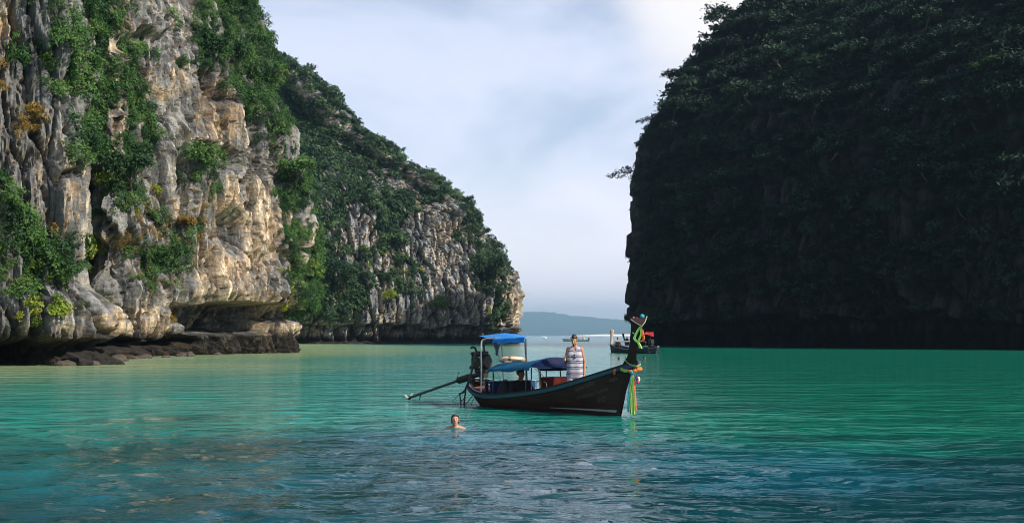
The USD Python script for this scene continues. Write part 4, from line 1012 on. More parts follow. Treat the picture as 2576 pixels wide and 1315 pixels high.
def plant(name, label, spot, normal, leaf, scale, seed, style="bush", group=None, rz=None):
    """A stem that leaves the rock, branches, and a crown. +x points away from the cliff."""
    a = math.degrees(math.atan2(normal[1], normal[0])) if rz is None else rz
    t = thing(name, label, "tree" if style != "bush" else "bush", spot, a, group)
    UsdGeom.Xformable(t).AddScaleOp().Set((scale,) * 3)
    g = np.random.default_rng(seed)
    if style == "bush":
        spots = [(.35 + g.uniform(-.3, .3), g.uniform(-.6, .6), .35 + g.uniform(-.2, .45), g.uniform(.32, .55)) for _ in range(7)]
        br = [[(-.35, 0, -.15), (.05, 0, .05), (s[0], s[1], s[2])] for s in spots[:4]]; n, ls = 620, .12
    elif style == "tree":
        spots = [(.6 + g.uniform(-.7, .7), g.uniform(-.9, .9), 1.35 + g.uniform(-.35, .45), g.uniform(.40, .62)) for _ in range(9)]
        br = [[(-.4, 0, -.2), (.15, 0, .35), (.4 * s[0] + .15, .4 * s[1], .9), s[:3]] for s in spots[:5]]; n, ls = 760, .13
    elif style == "flat":
        spots = [(.7 + g.uniform(-1.0, 1.0), g.uniform(-1.2, 1.2), 1.15 + .18 * round(g.uniform(-1.4, 1.4)), g.uniform(.40, .65)) for _ in range(10)]
        br = [[(-.4, 0, -.2), (.2, 0, .45), (.4 * s[0] + .2, .4 * s[1], .95), s[:3]] for s in spots[:5]]; n, ls = 620, .14
    else:                                                       # "reach": an open tree that leans out over the drop
        spots = [(.8, .1, .55, .30), (1.2, -.1, .35, .34), (1.65, .1, .15, .34), (2.1, .0, -.02, .30), (1.55, .3, -.28, .22), (1.0, -.2, .02, .26), (.55, .1, .25, .34), (.45, 0, -.2, .3), (2.35, .1, -.2, .18), (.25, 0, -.55, .25)]
        br = [[(-.5, 0, .1), (.4, .05, .3), (1.2, 0, .22), (2.2, .0, -.08)], [(.4, .05, .3), (.9, 0, .05), (1.5, .25, -.3)], [(.2, 0, .25), (.6, .05, .45), (.85, .1, .6)], [(-.3, 0, .1), (.3, 0, -.1), (.4, 0, -.5)]]; n, ls = 420, .11
    tr = obj("trunk", tube(curve(br[0], 10), np.linspace(.075, .02, len(curve(br[0], 10))), 6), "bark", t)
    for b in br[1:]:
        c = curve(b, 8)
        obj("branch", tube(c, np.linspace(.045, .014, len(c)), 5), "bark", tr)
    v, f = crown_of(seed, ls, spots, n, flat=.45 if style == "flat" else .75)
    obj("crown", (v, f), leaf, t, smooth=False)
    return t
def copy_plant(src, label, spot, normal, scale, spin=0.0, group=None):
    was = src.GetCustomData()
    base = "_".join(x for x in src.GetName().split("_") if not x.isdigit())
    t = thing(base, label, was["category"], spot, math.degrees(math.atan2(normal[1], normal[0])) + spin, group)
    for ch in src.GetChildren():
        c = stage.DefinePrim(f"{t.GetPath()}/{ch.GetName()}")
        c.GetReferences().AddInternalReference(ch.GetPath()); c.SetInstanceable(False)
    UsdGeom.Xformable(t).AddScaleOp().Set(tuple(map(float, np.broadcast_to(scale, 3))))
    return t

for k, (px_, py_, leaf, sc, style, label) in enumerate([
    (236, 545, "leaf_green", 1.0, "bush", "lone bright green shrub growing in the dark chasm of the sunlit cliff"),
    (238, 615, "leaf_fresh", .9, "bush", "yellow-green bush in the chasm just below the lone bright green shrub"),
    (75, 300, "leaf_dry", .85, "bush", "dry orange-brown bush hanging high on the grey near buttress"),
    (85, 705, "leaf_fresh", 1.25, "tree", "yellow-leaved tree on the ledge low on the near buttress"),
    (150, 690, "leaf_green", 1.1, "bush", "green bush beside the yellow-leaved tree low on the buttress"),
    (140, 785, "leaf_fresh", .9, "bush", "yellow-green shrub on the lip above the black hollow at the water"),
    (40, 570, "leaf_dark", .8, "bush", "dark shrub with withered leaves alone on the near buttress"),
    (8, 485, "leaf_green", 1.1, "bush", "green bush at the left edge halfway up the near buttress"),
    (275, 465, "leaf_fresh", 1.0, "bush", "pale green bush at the top of the dark chasm"),
    (512, 415, "leaf_green", 1.5, "bush", "dense green bush alone in the middle of the buff wall"),
    (395, 665, "leaf_green", 1.4, "bush", "green bush among dry grass low on the buff wall"),
    (330, 480, "leaf_green", 1.5, "tree", "green tree on the wall at the lower end of the long strip of creepers"),
    (520, 125, "leaf_green", 1.6, "bush", "leafy bush below the grey slab near the top of the cliff"),
    (250, 345, "leaf_green", 1.4, "tree", "green tree leaning from the strip of creepers above the chasm"),
    (745, 480, "leaf_green", 1.6, "tree", "green tree at the outer corner of the sunlit cliff halfway up"),
    (775, 700, "leaf_fresh", 1.3, "bush", "yellow-green bush at the outer corner just above the undercut"),
    (470, 570, "leaf_dry", .9, "bush", "dry brown grass tuft left of the cave-like hole in the buff wall"),
    (600, 175, "leaf_green", 1.3, "tree", "big green tree near the skyline of the sunlit cliff")]):
    q, nn = near_face(left, px_, py_)
    plant("cliff_bush" if style == "bush" else "cliff_tree", label, q, nn, leaf, sc, 300 + k, style)

rg_ = np.random.default_rng(8)
sky_lbl, sky_grp = "rounded dark green tree on the skyline of the wooded headland", "trees on the skyline of the headland"
first = None
for k, (px_, py_) in enumerate([(700, 146), (735, 160), (772, 180), (812, 226), (838, 248), (868, 284), (895, 322), (930, 340), (962, 360), (1008, 396), (1040, 418), (1075, 440), (1120, 466), (1165, 506), (1200, 536), (1222, 565), (1246, 612), (1262, 650)]):
    q, nn = near_face(head, px_ - 2, py_ + 22, 7)
    nn = np.array([.4, -.9, 0])
    if first is None:
        first = plant("headland_tree", sky_lbl, q, nn, "leaf_headland", 1.1, 400, "tree", sky_grp)
    else:
        copy_plant(first, sky_lbl, q, nn, rg_.uniform(.8, 1.35), rg_.uniform(0, 360), sky_grp)
for k, (px_, py_, leaf, sc, label) in enumerate([
    (870, 745, "leaf_headland", 3.4, "broad green tree low on the left part of the headland above the undercut"),
    (1232, 700, "leaf_headland", 2.6, "green tree on the vegetated rib right of the tall pale rock face"),
    (960, 770, "leaf_fresh", 1.6, "small yellow-green tree low on the headland above the undercut"),
    (1015, 640, "leaf_headland", 2.6, "dark green tree left of the tall pale rock face on the headland"),
    (1110, 790, "leaf_green", 1.8, "green bush at the foot of the tall pale rock face")]):
    q, nn = near_face(head, px_, py_, 8)
    plant("headland_tree", label, q, nn, leaf, sc, 430 + k, "tree")

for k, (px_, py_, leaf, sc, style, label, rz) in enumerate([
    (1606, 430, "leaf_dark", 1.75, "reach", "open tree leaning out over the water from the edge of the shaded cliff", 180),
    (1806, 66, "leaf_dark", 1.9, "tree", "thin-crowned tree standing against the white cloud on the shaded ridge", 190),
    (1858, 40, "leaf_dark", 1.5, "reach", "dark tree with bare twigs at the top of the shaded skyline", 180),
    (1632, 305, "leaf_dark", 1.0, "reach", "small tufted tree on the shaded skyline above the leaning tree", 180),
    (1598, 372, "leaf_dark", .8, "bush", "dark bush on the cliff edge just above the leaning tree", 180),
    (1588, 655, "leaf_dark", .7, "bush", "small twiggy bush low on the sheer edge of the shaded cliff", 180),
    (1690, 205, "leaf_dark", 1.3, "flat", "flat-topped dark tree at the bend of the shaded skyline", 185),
    (1995, 340, "leaf_green", 1.0, "bush", "sunlit-toned green bush in the middle of the shaded cliff", None),  # this bush, the tuft and high tree: sunlight put in as lighter leaves
    (2100, 218, "leaf_green", .9, "bush", "sunlit-toned green tuft above and right of the sunlit-toned bush on the shaded cliff", None),
    (2335, 62, "leaf_green", 1.3, "flat", "sunlit-toned green tree high on the right of the shaded cliff", None),
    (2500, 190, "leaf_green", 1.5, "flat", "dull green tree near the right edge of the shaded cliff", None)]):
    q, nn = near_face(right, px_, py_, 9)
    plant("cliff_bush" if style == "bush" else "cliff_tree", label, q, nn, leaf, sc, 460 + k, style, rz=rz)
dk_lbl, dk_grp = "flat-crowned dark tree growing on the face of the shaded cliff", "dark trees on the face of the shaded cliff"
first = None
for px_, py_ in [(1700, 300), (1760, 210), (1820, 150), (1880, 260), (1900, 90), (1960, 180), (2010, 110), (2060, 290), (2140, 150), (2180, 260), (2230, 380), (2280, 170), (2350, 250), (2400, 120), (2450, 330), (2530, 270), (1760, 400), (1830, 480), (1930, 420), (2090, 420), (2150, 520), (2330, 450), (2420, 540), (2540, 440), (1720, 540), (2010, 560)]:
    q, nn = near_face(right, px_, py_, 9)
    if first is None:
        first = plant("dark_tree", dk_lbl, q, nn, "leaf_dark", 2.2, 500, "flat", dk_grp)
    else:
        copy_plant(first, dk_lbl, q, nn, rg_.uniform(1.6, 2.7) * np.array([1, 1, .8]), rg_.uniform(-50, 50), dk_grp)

# boulders of the tidal rubble at the foot of the sunlit cliff
for k in range(16):
    px_ = rg_.uniform(95, 560)
    D_ = float(np.interp(px_, [90, 240, 330, 560], [60.5, 63.5, 78, 95])) + rg_.uniform(-1.5, 1.0)
    m = trimesh.creation.icosphere(2, 1.0)
    v = m.vertices
    v = v * (1 + .7 * (fbm(v * 1.6 + k * 5.3, 3, k) - .5))[:, None] * rg_.uniform(.7, 1.3, 3) * [1, 1, .65]
    m.vertices = v * rg_.uniform(.25, .6)
    p_ = W(px_, HOR, D_)
    b_ = thing("boulder", "dark brown boulder in the tidal rubble at the foot of the sunlit cliff", "boulder", (p_[0], p_[1], .02), rg_.uniform(0, 360), "boulders in the tidal rubble")
    obj("stone", m, "tide_rock", b_, smooth=False)
# ================================================================ people
plain("skin_tan", (.36, .165, .085), .55, .2, 20)
plain("skin_fair", (.38, .19, .13), .5, .15, 20)
plain("skin_brown", (.30, .125, .065), .55, .2, 20)
plain("hair_black", (.012, .010, .010), .5, .4, 60, .5)
plain("eye_dark", (.02, .015, .012), .25, .2, 20)
plain("lips", (.36, .12, .10), .5, .2, 20)
plain("shorts_cloth", (.24, .25, .38), .85, .5, 22, .1, dirt=(.42, .44, .56))
plain("dark_cloth", (.012, .012, .016), .9, .4, 9, .3)
plain("maroon_cloth", (.10, .02, .03), .9, .4, 9, .3)
plain("white_plastic", (.75, .75, .74), .4, .1, 9)
plain("lens_black", (.012, .010, .014), .2, .2, 9)
mat("striped_cloth", {"tc": ("texture_coordinate", {}), "s": ("separate_xyz", {}), "n": ("noise_texture", {"scale": 9.0, "detail": 3}), "w": ("math", {"math_type": "multiply_add", "value2": .035}), "m": ("math", {"math_type": "floored_modulo", "value2": .12}),
    "r": ("rgb_ramp", {"interpolate": True, "ramp": [(0, (.36, .35, .39)), (.34, (.36, .35, .39)), (.37, (.045, .05, .13)), (.49, (.045, .05, .13)), (.52, (.30, .30, .36)), (.63, (.30, .30, .36)), (.66, (.045, .05, .13)), (.78, (.045, .05, .13)), (.81, (.36, .35, .39)), (1, (.36, .35, .39))]}),
    "d": ("math", {"math_type": "multiply", "value2": 1 / .12}), "b": ("bump", {"strength": .5, "distance": .02}), "p": ("principled_bsdf", {"roughness": .85, "specular_ior_level": .2})},
    [("tc.object", "s.vector"), ("tc.object", "n.vector"), ("n.fac", "w.value1"), ("s.z", "w.value3"), ("w.value", "m.value1"), ("m.value", "d.value1"), ("d.value", "r.fac"), ("r.color", "p.base_color"), ("n.fac", "b.height"), ("b.normal", "p.normal")])

def ball(p, r, seg=14):
    return m3.Manifold.sphere(float(r), seg).translate(tuple(map(float, p)))
def bone(a, ra, b, rb):
    return m3.Manifold.batch_hull([ball(a, ra), ball(b, rb)])
def blend(parts, edge=.02, rounds=8):
    """One continuous skin from overlapping limbs."""
    m = m3.Manifold.batch_boolean(parts, m3.OpType.Add).refine_to_length(edge)
    v, f, _ = meshkit.arrays(m)
    t = trimesh.Trimesh(v, f, process=True)
    trimesh.smoothing.filter_taubin(t, iterations=rounds)
    return t

def head_parts(c, R, hair=False):
    """c: the head's centre; R: 3 x 3 turn; the face looks along -y. Returns skull bones."""
    def q(x, y, z):
        return np.array(c) + R @ np.array([x, y, z])
    return [m3.Manifold.batch_hull([ball(q(0, .015, .035), .078), ball(q(0, .035, .02), .074), ball(q(0, -.03, -.005), .062)]),
            m3.Manifold.batch_hull([ball(q(0, -.03, -.01), .060), ball(q(0, -.058, -.088), .024), ball(q(.032, -.02, -.065), .024), ball(q(-.032, -.02, -.065), .024)]),
            m3.Manifold.batch_hull([ball(q(0, -.088, .015), .009), ball(q(0, -.112, -.022), .011), ball(q(.014, -.094, -.028), .008), ball(q(-.014, -.094, -.028), .008)]),
            m3.Manifold.batch_hull([ball(q(.076, .012, .012), .012), ball(q(.074, .012, -.03), .010)]), m3.Manifold.batch_hull([ball(q(-.076, .012, .012), .012), ball(q(-.074, .012, -.03), .010)])], q

def hand_parts(wrist, d, palm_n, thumb_side, curl=.5, s=1.0):
    """A palm, four bent fingers and a thumb. d: along the hand; palm_n: out of the palm; thumb_side: towards the thumb."""
    w, d, n, t = (np.asarray(a, float) for a in (wrist, d, palm_n, thumb_side))
    d = d / np.linalg.norm(d); n = n - d * (n @ d); n /= np.linalg.norm(n); t = t - d * (t @ d) - n * (t @ n); t /= np.linalg.norm(t)
    P = [m3.Manifold.batch_hull([ball(w, .020 * s), ball(w + d * .085 * s + t * .030 * s, .012 * s), ball(w + d * .085 * s - t * .030 * s, .011 * s), ball(w + d * .04 * s + t * .03 * s, .013 * s)])]
    for k, ln in enumerate((.072, .080, .074, .058)):
        b = w + d * .085 * s + t * (.030 - .020 * k) * s
        e1 = b + (d * math.cos(curl * .6) + n * math.sin(curl * .6)) * ln * .5 * s
        e2 = e1 + (d * math.cos(curl * 1.6) + n * math.sin(curl * 1.6)) * ln * .5 * s
        P += [bone(b, .0095 * s, e1, .0085 * s), bone(e1, .0085 * s, e2, .007 * s)]
    b = w + d * .03 * s + t * .028 * s
    e1 = b + (d * .6 + t * .7 + n * .3) * .045 * s
    P += [bone(b, .013 * s, e1, .010 * s), bone(e1, .010 * s, e1 + (d * .85 + t * .2 + n * .4) * .032 * s, .008 * s)]
    return P

def ry(a):
    return trimesh.transformations.euler_matrix(0, 0, a)[:3, :3]
def rx(a):
    return trimesh.transformations.euler_matrix(a, 0, 0)[:3, :3]

# ---- the man standing in the boat
mp = LW(-1.50, -.02, 0)
man = thing("person", "standing man in a striped white tank top looking down in the boat", "person", (mp[0], mp[1], -.068), -6)
UsdGeom.Xformable(man).AddScaleOp().Set((.77, .88, 1.0))
Rh = ry(-.22) @ rx(.34)
hc = (-.012, -.045, 1.585)
hp, hq = head_parts(hc, Rh)
shL, shR = (.178, .012, 1.385), (-.172, .012, 1.385)
elL, wrL = (.262, .05, 1.115), (.262, -.015, .875)
elR, wrR = (-.262, .06, 1.12), (-.262, -.15, 1.20)
body = hp + [bone((0, .02, 1.43), .056, (0, 0, 1.53), .052), bone((-.06, .01, 1.28), .100, (.06, .01, 1.28), .100), m3.Manifold.batch_hull([ball((-.12, .012, 1.385), .06), ball((.12, .012, 1.385), .06), ball((0, .02, 1.44), .055), ball((-.075, .01, 1.2), .100), ball((.075, .01, 1.2), .100)]),
    m3.Manifold.batch_hull([ball((-.07, .01, 1.2), .100), ball((.07, .01, 1.2), .100), ball((-.07, 0, 1.02), .106), ball((.07, 0, 1.02), .106)]), m3.Manifold.batch_hull([ball((-.07, 0, 1.02), .106), ball((.07, 0, 1.02), .106), ball((-.085, .01, .90), .11), ball((.085, .01, .90), .11)]),
    bone(shL, .062, elL, .042), bone(elL, .042, wrL, .027), bone(shR, .062, elR, .042), bone(elR, .042, wrR, .027),
    bone((.09, 0, .90), .095, (.10, -.02, .48), .060), bone((.10, -.02, .48), .060, (.10, .02, .09), .040), bone((.10, .03, .05), .038, (.115, -.14, .03), .028),
    bone((-.09, 0, .90), .095, (-.11, -.03, .48), .060), bone((-.11, -.03, .48), .060, (-.11, .02, .09), .040), bone((-.11, .03, .05), .038, (-.13, -.14, .03), .028)]
body += hand_parts(wrL, (.0, -.15, -1), (-1, .1, 0), (-.1, -1, .1), .55) + hand_parts(wrR, (-.1, -.75, .25), (.6, .1, -.6), (.5, -.3, .8), .8)
man_body = obj("body", blend(body, .016, 8), "skin_tan", man, smooth=True)
def hair_cap(q, grow=1.0, low=0.0, back=0.0):
    pts = [q(0, .018, .045), q(0, .045, .02), q(0, .0, .05)]
    cap = m3.Manifold.batch_hull([ball(pts[0], .083 * grow), ball(pts[1], .080 * grow), ball(pts[2], .074 * grow)])
    return cap
def trim_face(man_, c, R, z=.035, y=-.03, tilt=1.0):
    n = R @ np.array([0, -1, -.9]) ; n /= np.linalg.norm(n)
    o = float(n @ (np.array(c) + R @ np.array([0, y, z])))
    return man_.trim_by_plane(tuple(-n), -o)
hair = trim_face(hair_cap(hq, .985), hc, Rh, .045, -.045)
obj("hair", blend([hair], .015, 4), "hair_black", man_body, smooth=True)
beard = m3.Manifold.batch_hull([ball(hq(0, -.060, -.092), .022), ball(hq(.034, -.022, -.066), .0245), ball(hq(-.034, -.022, -.066), .0245), ball(hq(0, -.078, -.060), .016)])
obj("beard", blend([beard], .012, 3), "hair_black", man_body, smooth=True)
for sx in (-1, 1):
    obj("eye", trimesh.Trimesh(*meshkit.arrays(ball(hq(.030 * sx, -.076, .012), .0085, 10))[:2]), "eye_dark", man_body, smooth=True)
def hullpts(pts):
    h = trimesh.convex.convex_hull(np.array(pts, float))
    return m3.Manifold(m3.Mesh(h.vertices.astype(np.float32), h.faces.astype(np.uint32)))
tor = m3.Manifold.batch_boolean([m3.Manifold.batch_hull([ball((-.115, .012, 1.37), .078), ball((.115, .012, 1.37), .078), ball((0, .02, 1.40), .080), ball((-.088, .01, 1.22), .136), ball((.088, .01, 1.22), .136)]),
    m3.Manifold.batch_hull([ball((-.088, .01, 1.22), .136), ball((.088, .01, 1.22), .136), ball((-.078, 0, 1.02), .136), ball((.078, 0, 1.02), .136)]), m3.Manifold.batch_hull([ball((-.078, 0, 1.02), .136), ball((.078, 0, 1.02), .136), ball((-.088, .01, .86), .146), ball((.088, .01, .86), .146)])], m3.OpType.Add)
tor = tor.trim_by_plane((0, 0, 1), .79)
vneck = hullpts([(x, y, 1.52) for x in (-.075, .075) for y in (-.3, .2)] + [(0, -.3, 1.315), (0, .02, 1.385), (.05, .2, 1.44), (-.05, .2, 1.44)])
arm = m3.Manifold.batch_boolean([bone((.225, .01, 1.44), .07, (.222, .02, 1.27), .055), bone((-.225, .01, 1.44), .07, (-.222, .02, 1.27), .055)], m3.OpType.Add)
obj("tank_top", blend([tor - vneck - arm], .018, 3), "striped_cloth", man, smooth=True)
sh = [m3.Manifold.batch_hull([ball((-.075, .005, .93), .120), ball((.075, .005, .93), .120), ball((-.09, .0, .84), .124), ball((.09, .0, .84), .124)]), bone((.095, -.005, .86), .115, (.105, -.02, .52), .088), bone((-.095, -.005, .86), .115, (-.112, -.03, .52), .088)]
obj("shorts", blend([m3.Manifold.batch_boolean(sh, m3.OpType.Add).trim_by_plane((0, 0, 1), .50)], .02, 3), "shorts_cloth", man, smooth=True)
obj("sunglasses", cat(lathe([(0, -.006), (.024, -.004), (.024, .004), (0, .006)], 12, aim((.1, -1, .2), (-.006, -.142, 1.275))), lathe([(0, -.006), (.024, -.004), (.024, .004), (0, .006)], 12, aim((.1, -1, .2), (.010, -.140, 1.222))), tube([(-.006, -.140, 1.275), (.010, -.138, 1.222)], .005, 6)), "lens_black", man)
obj("wristband", lathe([(.026, -.014), (.033, -.012), (.033, .012), (.026, .014)], 14, aim(np.array(wrR) - np.array(elR), np.array(wrR) * .9 + np.array(elR) * .1)), "white_plastic", man_body)

# ---- someone seated in the shade of the canopy
sp_ = LW(-3.30, .10, 0)
sit = thing("person", "dark seated figure in the shade under the blue canopy", "person", (sp_[0], sp_[1], -.065), 14)
hp, hq = head_parts((0, -.03, .845), ry(.5) @ rx(.05))
sit_b = hp + [bone((0, .02, .66), .054, (0, .0, .77), .050), m3.Manifold.batch_hull([ball((-.15, .03, .61), .06), ball((.15, .03, .61), .06), ball((0, .03, .67), .055), ball((-.08, .05, .40), .11), ball((.08, .05, .40), .11)]), m3.Manifold.batch_hull([ball((-.08, .05, .40), .11), ball((.08, .05, .40), .11), ball((-.09, .06, .13), .12), ball((.09, .06, .13), .12)]),
    bone((.175, .02, .61), .058, (.25, -.10, .42), .042), bone((.25, -.10, .42), .042, (.14, -.27, .36), .028), bone((-.175, .02, .61), .058, (-.25, -.10, .42), .042), bone((-.25, -.10, .42), .042, (-.14, -.27, .36), .028),
    bone((.10, .02, .12), .095, (.15, -.34, .34), .06), bone((.15, -.34, .34), .06, (.12, -.36, .05), .042), bone((.12, -.36, .04), .036, (.13, -.50, .032), .028), bone((-.10, .02, .12), .095, (-.15, -.34, .34), .06), bone((-.15, -.34, .34), .06, (-.12, -.36, .05), .042), bone((-.12, -.36, .04), .036, (-.13, -.50, .032), .028)]
sit_b += hand_parts((.14, -.27, .36), (-.6, -.6, -.2), (0, 0, -1), (-.5, .6, .2), .5) + hand_parts((-.14, -.27, .36), (.6, -.6, -.2), (0, 0, -1), (.5, .6, .2), .5)
sit_body = obj("body", blend(sit_b, .02, 8), "skin_brown", sit, smooth=True)
obj("hair", blend([trim_face(hair_cap(hq), (0, -.03, .845), ry(.5) @ rx(.05), .04, -.05)], .018, 4), "hair_black", sit_body, smooth=True)
shirt = m3.Manifold.batch_boolean([m3.Manifold.batch_hull([ball((-.155, .03, .61), .070), ball((.155, .03, .61), .070), ball((0, .03, .64), .075), ball((-.09, .05, .40), .125), ball((.09, .05, .40), .125)]), m3.Manifold.batch_hull([ball((-.09, .05, .40), .125), ball((.09, .05, .40), .125), ball((-.1, .06, .13), .132), ball((.1, .06, .13), .132)]), bone((.175, .02, .61), .072, (.24, -.08, .45), .062), bone((-.175, .02, .61), .072, (-.24, -.08, .45), .062)], m3.OpType.Add)
obj("shirt", blend([shirt.trim_by_plane((0, 0, 1), .02)], .022, 4), "dark_cloth", sit, smooth=True)
obj("trousers", blend([m3.Manifold.batch_boolean([bone((.10, .02, .13), .108, (.15, -.33, .33), .072), bone((-.10, .02, .13), .108, (-.15, -.33, .33), .072), bone((.15, -.34, .34), .072, (.12, -.36, .12), .056), bone((-.15, -.34, .34), .072, (-.12, -.36, .12), .056)], m3.OpType.Add)], .022, 4), "dark_cloth", sit, smooth=True)

# ---- the swimmer in front of the boat
swp = W(1145, 1078, 19.8)
swim = thing("person", "swimmer with wet black hair and only head and shoulders above the water", "person", (swp[0], swp[1], .022), 0)
hp, hq = head_parts((0, -.02, .125), ry(.08) @ rx(-.10))
sw = [h.scale((.82, .82, .82)).translate((0, 0, .040)) for h in hp]
hs = lambda x, y, z: hq(x, y, z) * .82 + [0, 0, .040]
sw += [bone((0, .01, -.02), .048, (0, 0, .08), .046), m3.Manifold.batch_hull([ball((-.145, .02, -.030), .048), ball((.145, .02, -.030), .048), ball((0, .02, .025), .045), ball((-.08, .03, -.25), .10), ball((.08, .03, -.25), .10)]), m3.Manifold.batch_hull([ball((-.08, .03, -.25), .10), ball((.08, .03, -.25), .10), ball((-.07, .06, -.5), .10), ball((.07, .06, -.5), .10)]),
       bone((.165, .01, -.05), .046, (.33, -.08, -.14), .034), bone((.33, -.08, -.14), .034, (.42, -.25, -.12), .024), bone((-.165, .01, -.05), .046, (-.33, -.08, -.14), .034), bone((-.33, -.08, -.14), .034, (-.42, -.25, -.12), .024),
       bone((.08, .06, -.5), .085, (.10, .12, -.9), .05), bone((.10, .12, -.9), .05, (.10, .3, -1.2), .035), bone((-.08, .06, -.5), .085, (-.10, .0, -.9), .05), bone((-.10, .0, -.9), .05, (-.10, .2, -1.25), .035)]
sw += hand_parts((.42, -.25, -.12), (.5, -.8, 0), (0, 0, -1), (-.8, -.4, 0), .2) + hand_parts((-.42, -.25, -.12), (-.5, -.8, 0), (0, 0, -1), (.8, -.4, 0), .2)
swb = obj("body", blend(sw, .011, 8), "skin_fair", swim, smooth=True)
hr = trim_face(m3.Manifold.batch_hull([ball(hs(0, .018, .045), .071), ball(hs(0, .045, .02), .070), ball(hs(0, .0, .05), .065)]), hs(0, 0, 0), ry(.08) @ rx(-.10), .055, -.035)
obj("hair", blend([hr, bone(hs(.062, .015, .02), .022, hs(.066, .03, -.055), .015), bone(hs(-.062, .015, .02), .022, hs(-.066, .03, -.055), .015)], .010, 3), "hair_black", swb, smooth=True)
for sx in (-1, 1):
    obj("eye", trimesh.Trimesh(*meshkit.arrays(ball(hs(.030 * sx, -.076, .010), .0085, 10))[:2]), "eye_dark", swb, smooth=True)
    obj("eyebrow", tube([hs(.014 * sx, -.089, .030), hs(.030 * sx, -.085, .035), hs(.046 * sx, -.072, .030)], .0028, 5), "hair_black", swb, smooth=True)
obj("mouth", tube([hs(-.024, -.084, -.056), hs(0, -.094, -.058), hs(.024, -.084, -.056)], .006, 6), "lips", swb, smooth=True)

# ---- two far swimmers, only their heads out of the water
for (px_, py_, D_, txt, m_) in ((1557.5, 903, 76.0, "far swimmer's wet head showing left of the tall prow", "skin_brown"), (1621.5, 901.5, 78.0, "dark head of a far swimmer in front of the dark boat", "skin_brown")):
    p_ = W(px_, py_, D_)
    s_ = thing("person", txt, "person", (p_[0], p_[1], 0), 20)
    hp, hq = head_parts((0, 0, .07), np.eye(3))
    b_ = obj("body", blend([h for h in hp] + [bone((0, .01, -.05), .05, (0, 0, .0), .05), m3.Manifold.batch_hull([ball((-.15, .02, -.12), .06), ball((.15, .02, -.12), .06), ball((0, .02, -.07), .06), ball((-.08, .02, -.5), .1), ball((.08, .02, -.5), .1)])], .03, 5), m_, s_, smooth=True)
    obj("hair", blend([trim_face(hair_cap(hq, 1.03), (0, 0, .07), np.eye(3), .02, -.05)], .02, 3), "hair_black", b_, smooth=True)
# ================================================================ things on the boat
plain("buoy_shell", (.62, .33, .20), .5, .25, 7, .1, dirt=(.55, .42, .30))
plain("buoy_band", (.16, .07, .045), .7, .3, 12)
for nm, c in (("green", (.12, .36, .09)), ("lime", (.25, .45, .09)), ("aqua", (.02, .26, .34)), ("orange", (.72, .16, .03)), ("red", (.66, .04, .04)), ("pink", (.55, .05, .16)), ("white", (.72, .68, .62)), ("violet", (.06, .04, .12)), ("yellow", (.70, .50, .06))):
    plain("cloth_" + nm, c, .75, .25, 16, .25)

ang = math.degrees(math.atan2(FW[1], FW[0]))
def on_boat(name, label, cat_, x, s, z, rz=0.0, group=None):
    w = LW(x, s, z)
    return thing(name, label, cat_, w, ang + rz, group)

# life ring lying on the aft canopy
b_ = on_boat("life_ring", "faded orange life ring lying on top of the blue canopy", "life ring", -3.56, .16, 1.075)
Rr = trimesh.transformations.euler_matrix(-.10, -.075, .3)
th = np.linspace(0, 2 * math.pi, 49)
ring = tube(np.stack([.235 * np.cos(th), .235 * np.sin(th), 0 * th], -1), .062, 14, cap=False); ring.vertices[:, 2] *= .85; ring.apply_transform(Rr)
obj("ring", ring, "buoy_shell", b_, smooth=True)
for k in range(4):
    a = np.linspace(-.09, .09, 5) + k * math.pi / 2 + .5
    bd = tube(np.stack([.235 * np.cos(a), .235 * np.sin(a), 0 * a], -1), .0645, 14); bd.vertices[:, 2] *= .85; bd.apply_transform(Rr)
    obj("band", bd, "buoy_band", b_, smooth=True)
cord = tube(np.stack([.315 * np.cos(th), .315 * np.sin(th), .012 * np.sin(th * 4)], -1), .006, 5, cap=False); cord.apply_transform(Rr)
obj("grab_cord", cord, "rope_pale", b_, smooth=True)

# black bundle beside the seated person
b_ = on_boat("bundle", "black rounded bundle left of the seated figure in the boat", "bag", -3.52, .36, -.066)
bm = trimesh.creation.icosphere(4); v = bm.vertices
v = v * [.19, .20, .345] * (1 + .10 * (fbm(v * 2.2, 3, 5) - .5)[:, None] * 2); v[:, 2] = np.maximum(v[:, 2], -.33) + .33
bm.vertices = v
obj("sack", bm, "dark_cloth", b_, smooth=True)
obj("handle", tube(curve([(-.07, 0, .66), (-.05, 0, .70), (.05, 0, .70), (.07, 0, .66)], 14), .012, 6), "dark_cloth", b_, smooth=True)

# orange rope coiled on the stern deck
b_ = on_boat("rope_coil", "orange rope lying in a loose coil on the stern deck", "rope", -4.42, .12, .42)
t_ = np.linspace(0, 1, 160)
P = np.stack([(.13 + .04 * np.sin(t_ * 9)) * np.cos(t_ * 21) + .05 * t_, (.15 + .05 * np.cos(t_ * 7)) * np.sin(t_ * 21), .012 + .05 * t_ + .01 * np.sin(t_ * 40)], -1)
obj("rope_loops", tube(P, .011, 6), "rope_orange", b_, smooth=True)
obj("rope_end", tube(curve([P[-1], P[-1] + [.05, -.1, .08], P[-1] + [.12, -.22, .06], P[-1] + [.16, -.2, -.02]], 20), .011, 6), "rope_pale", b_, smooth=True)

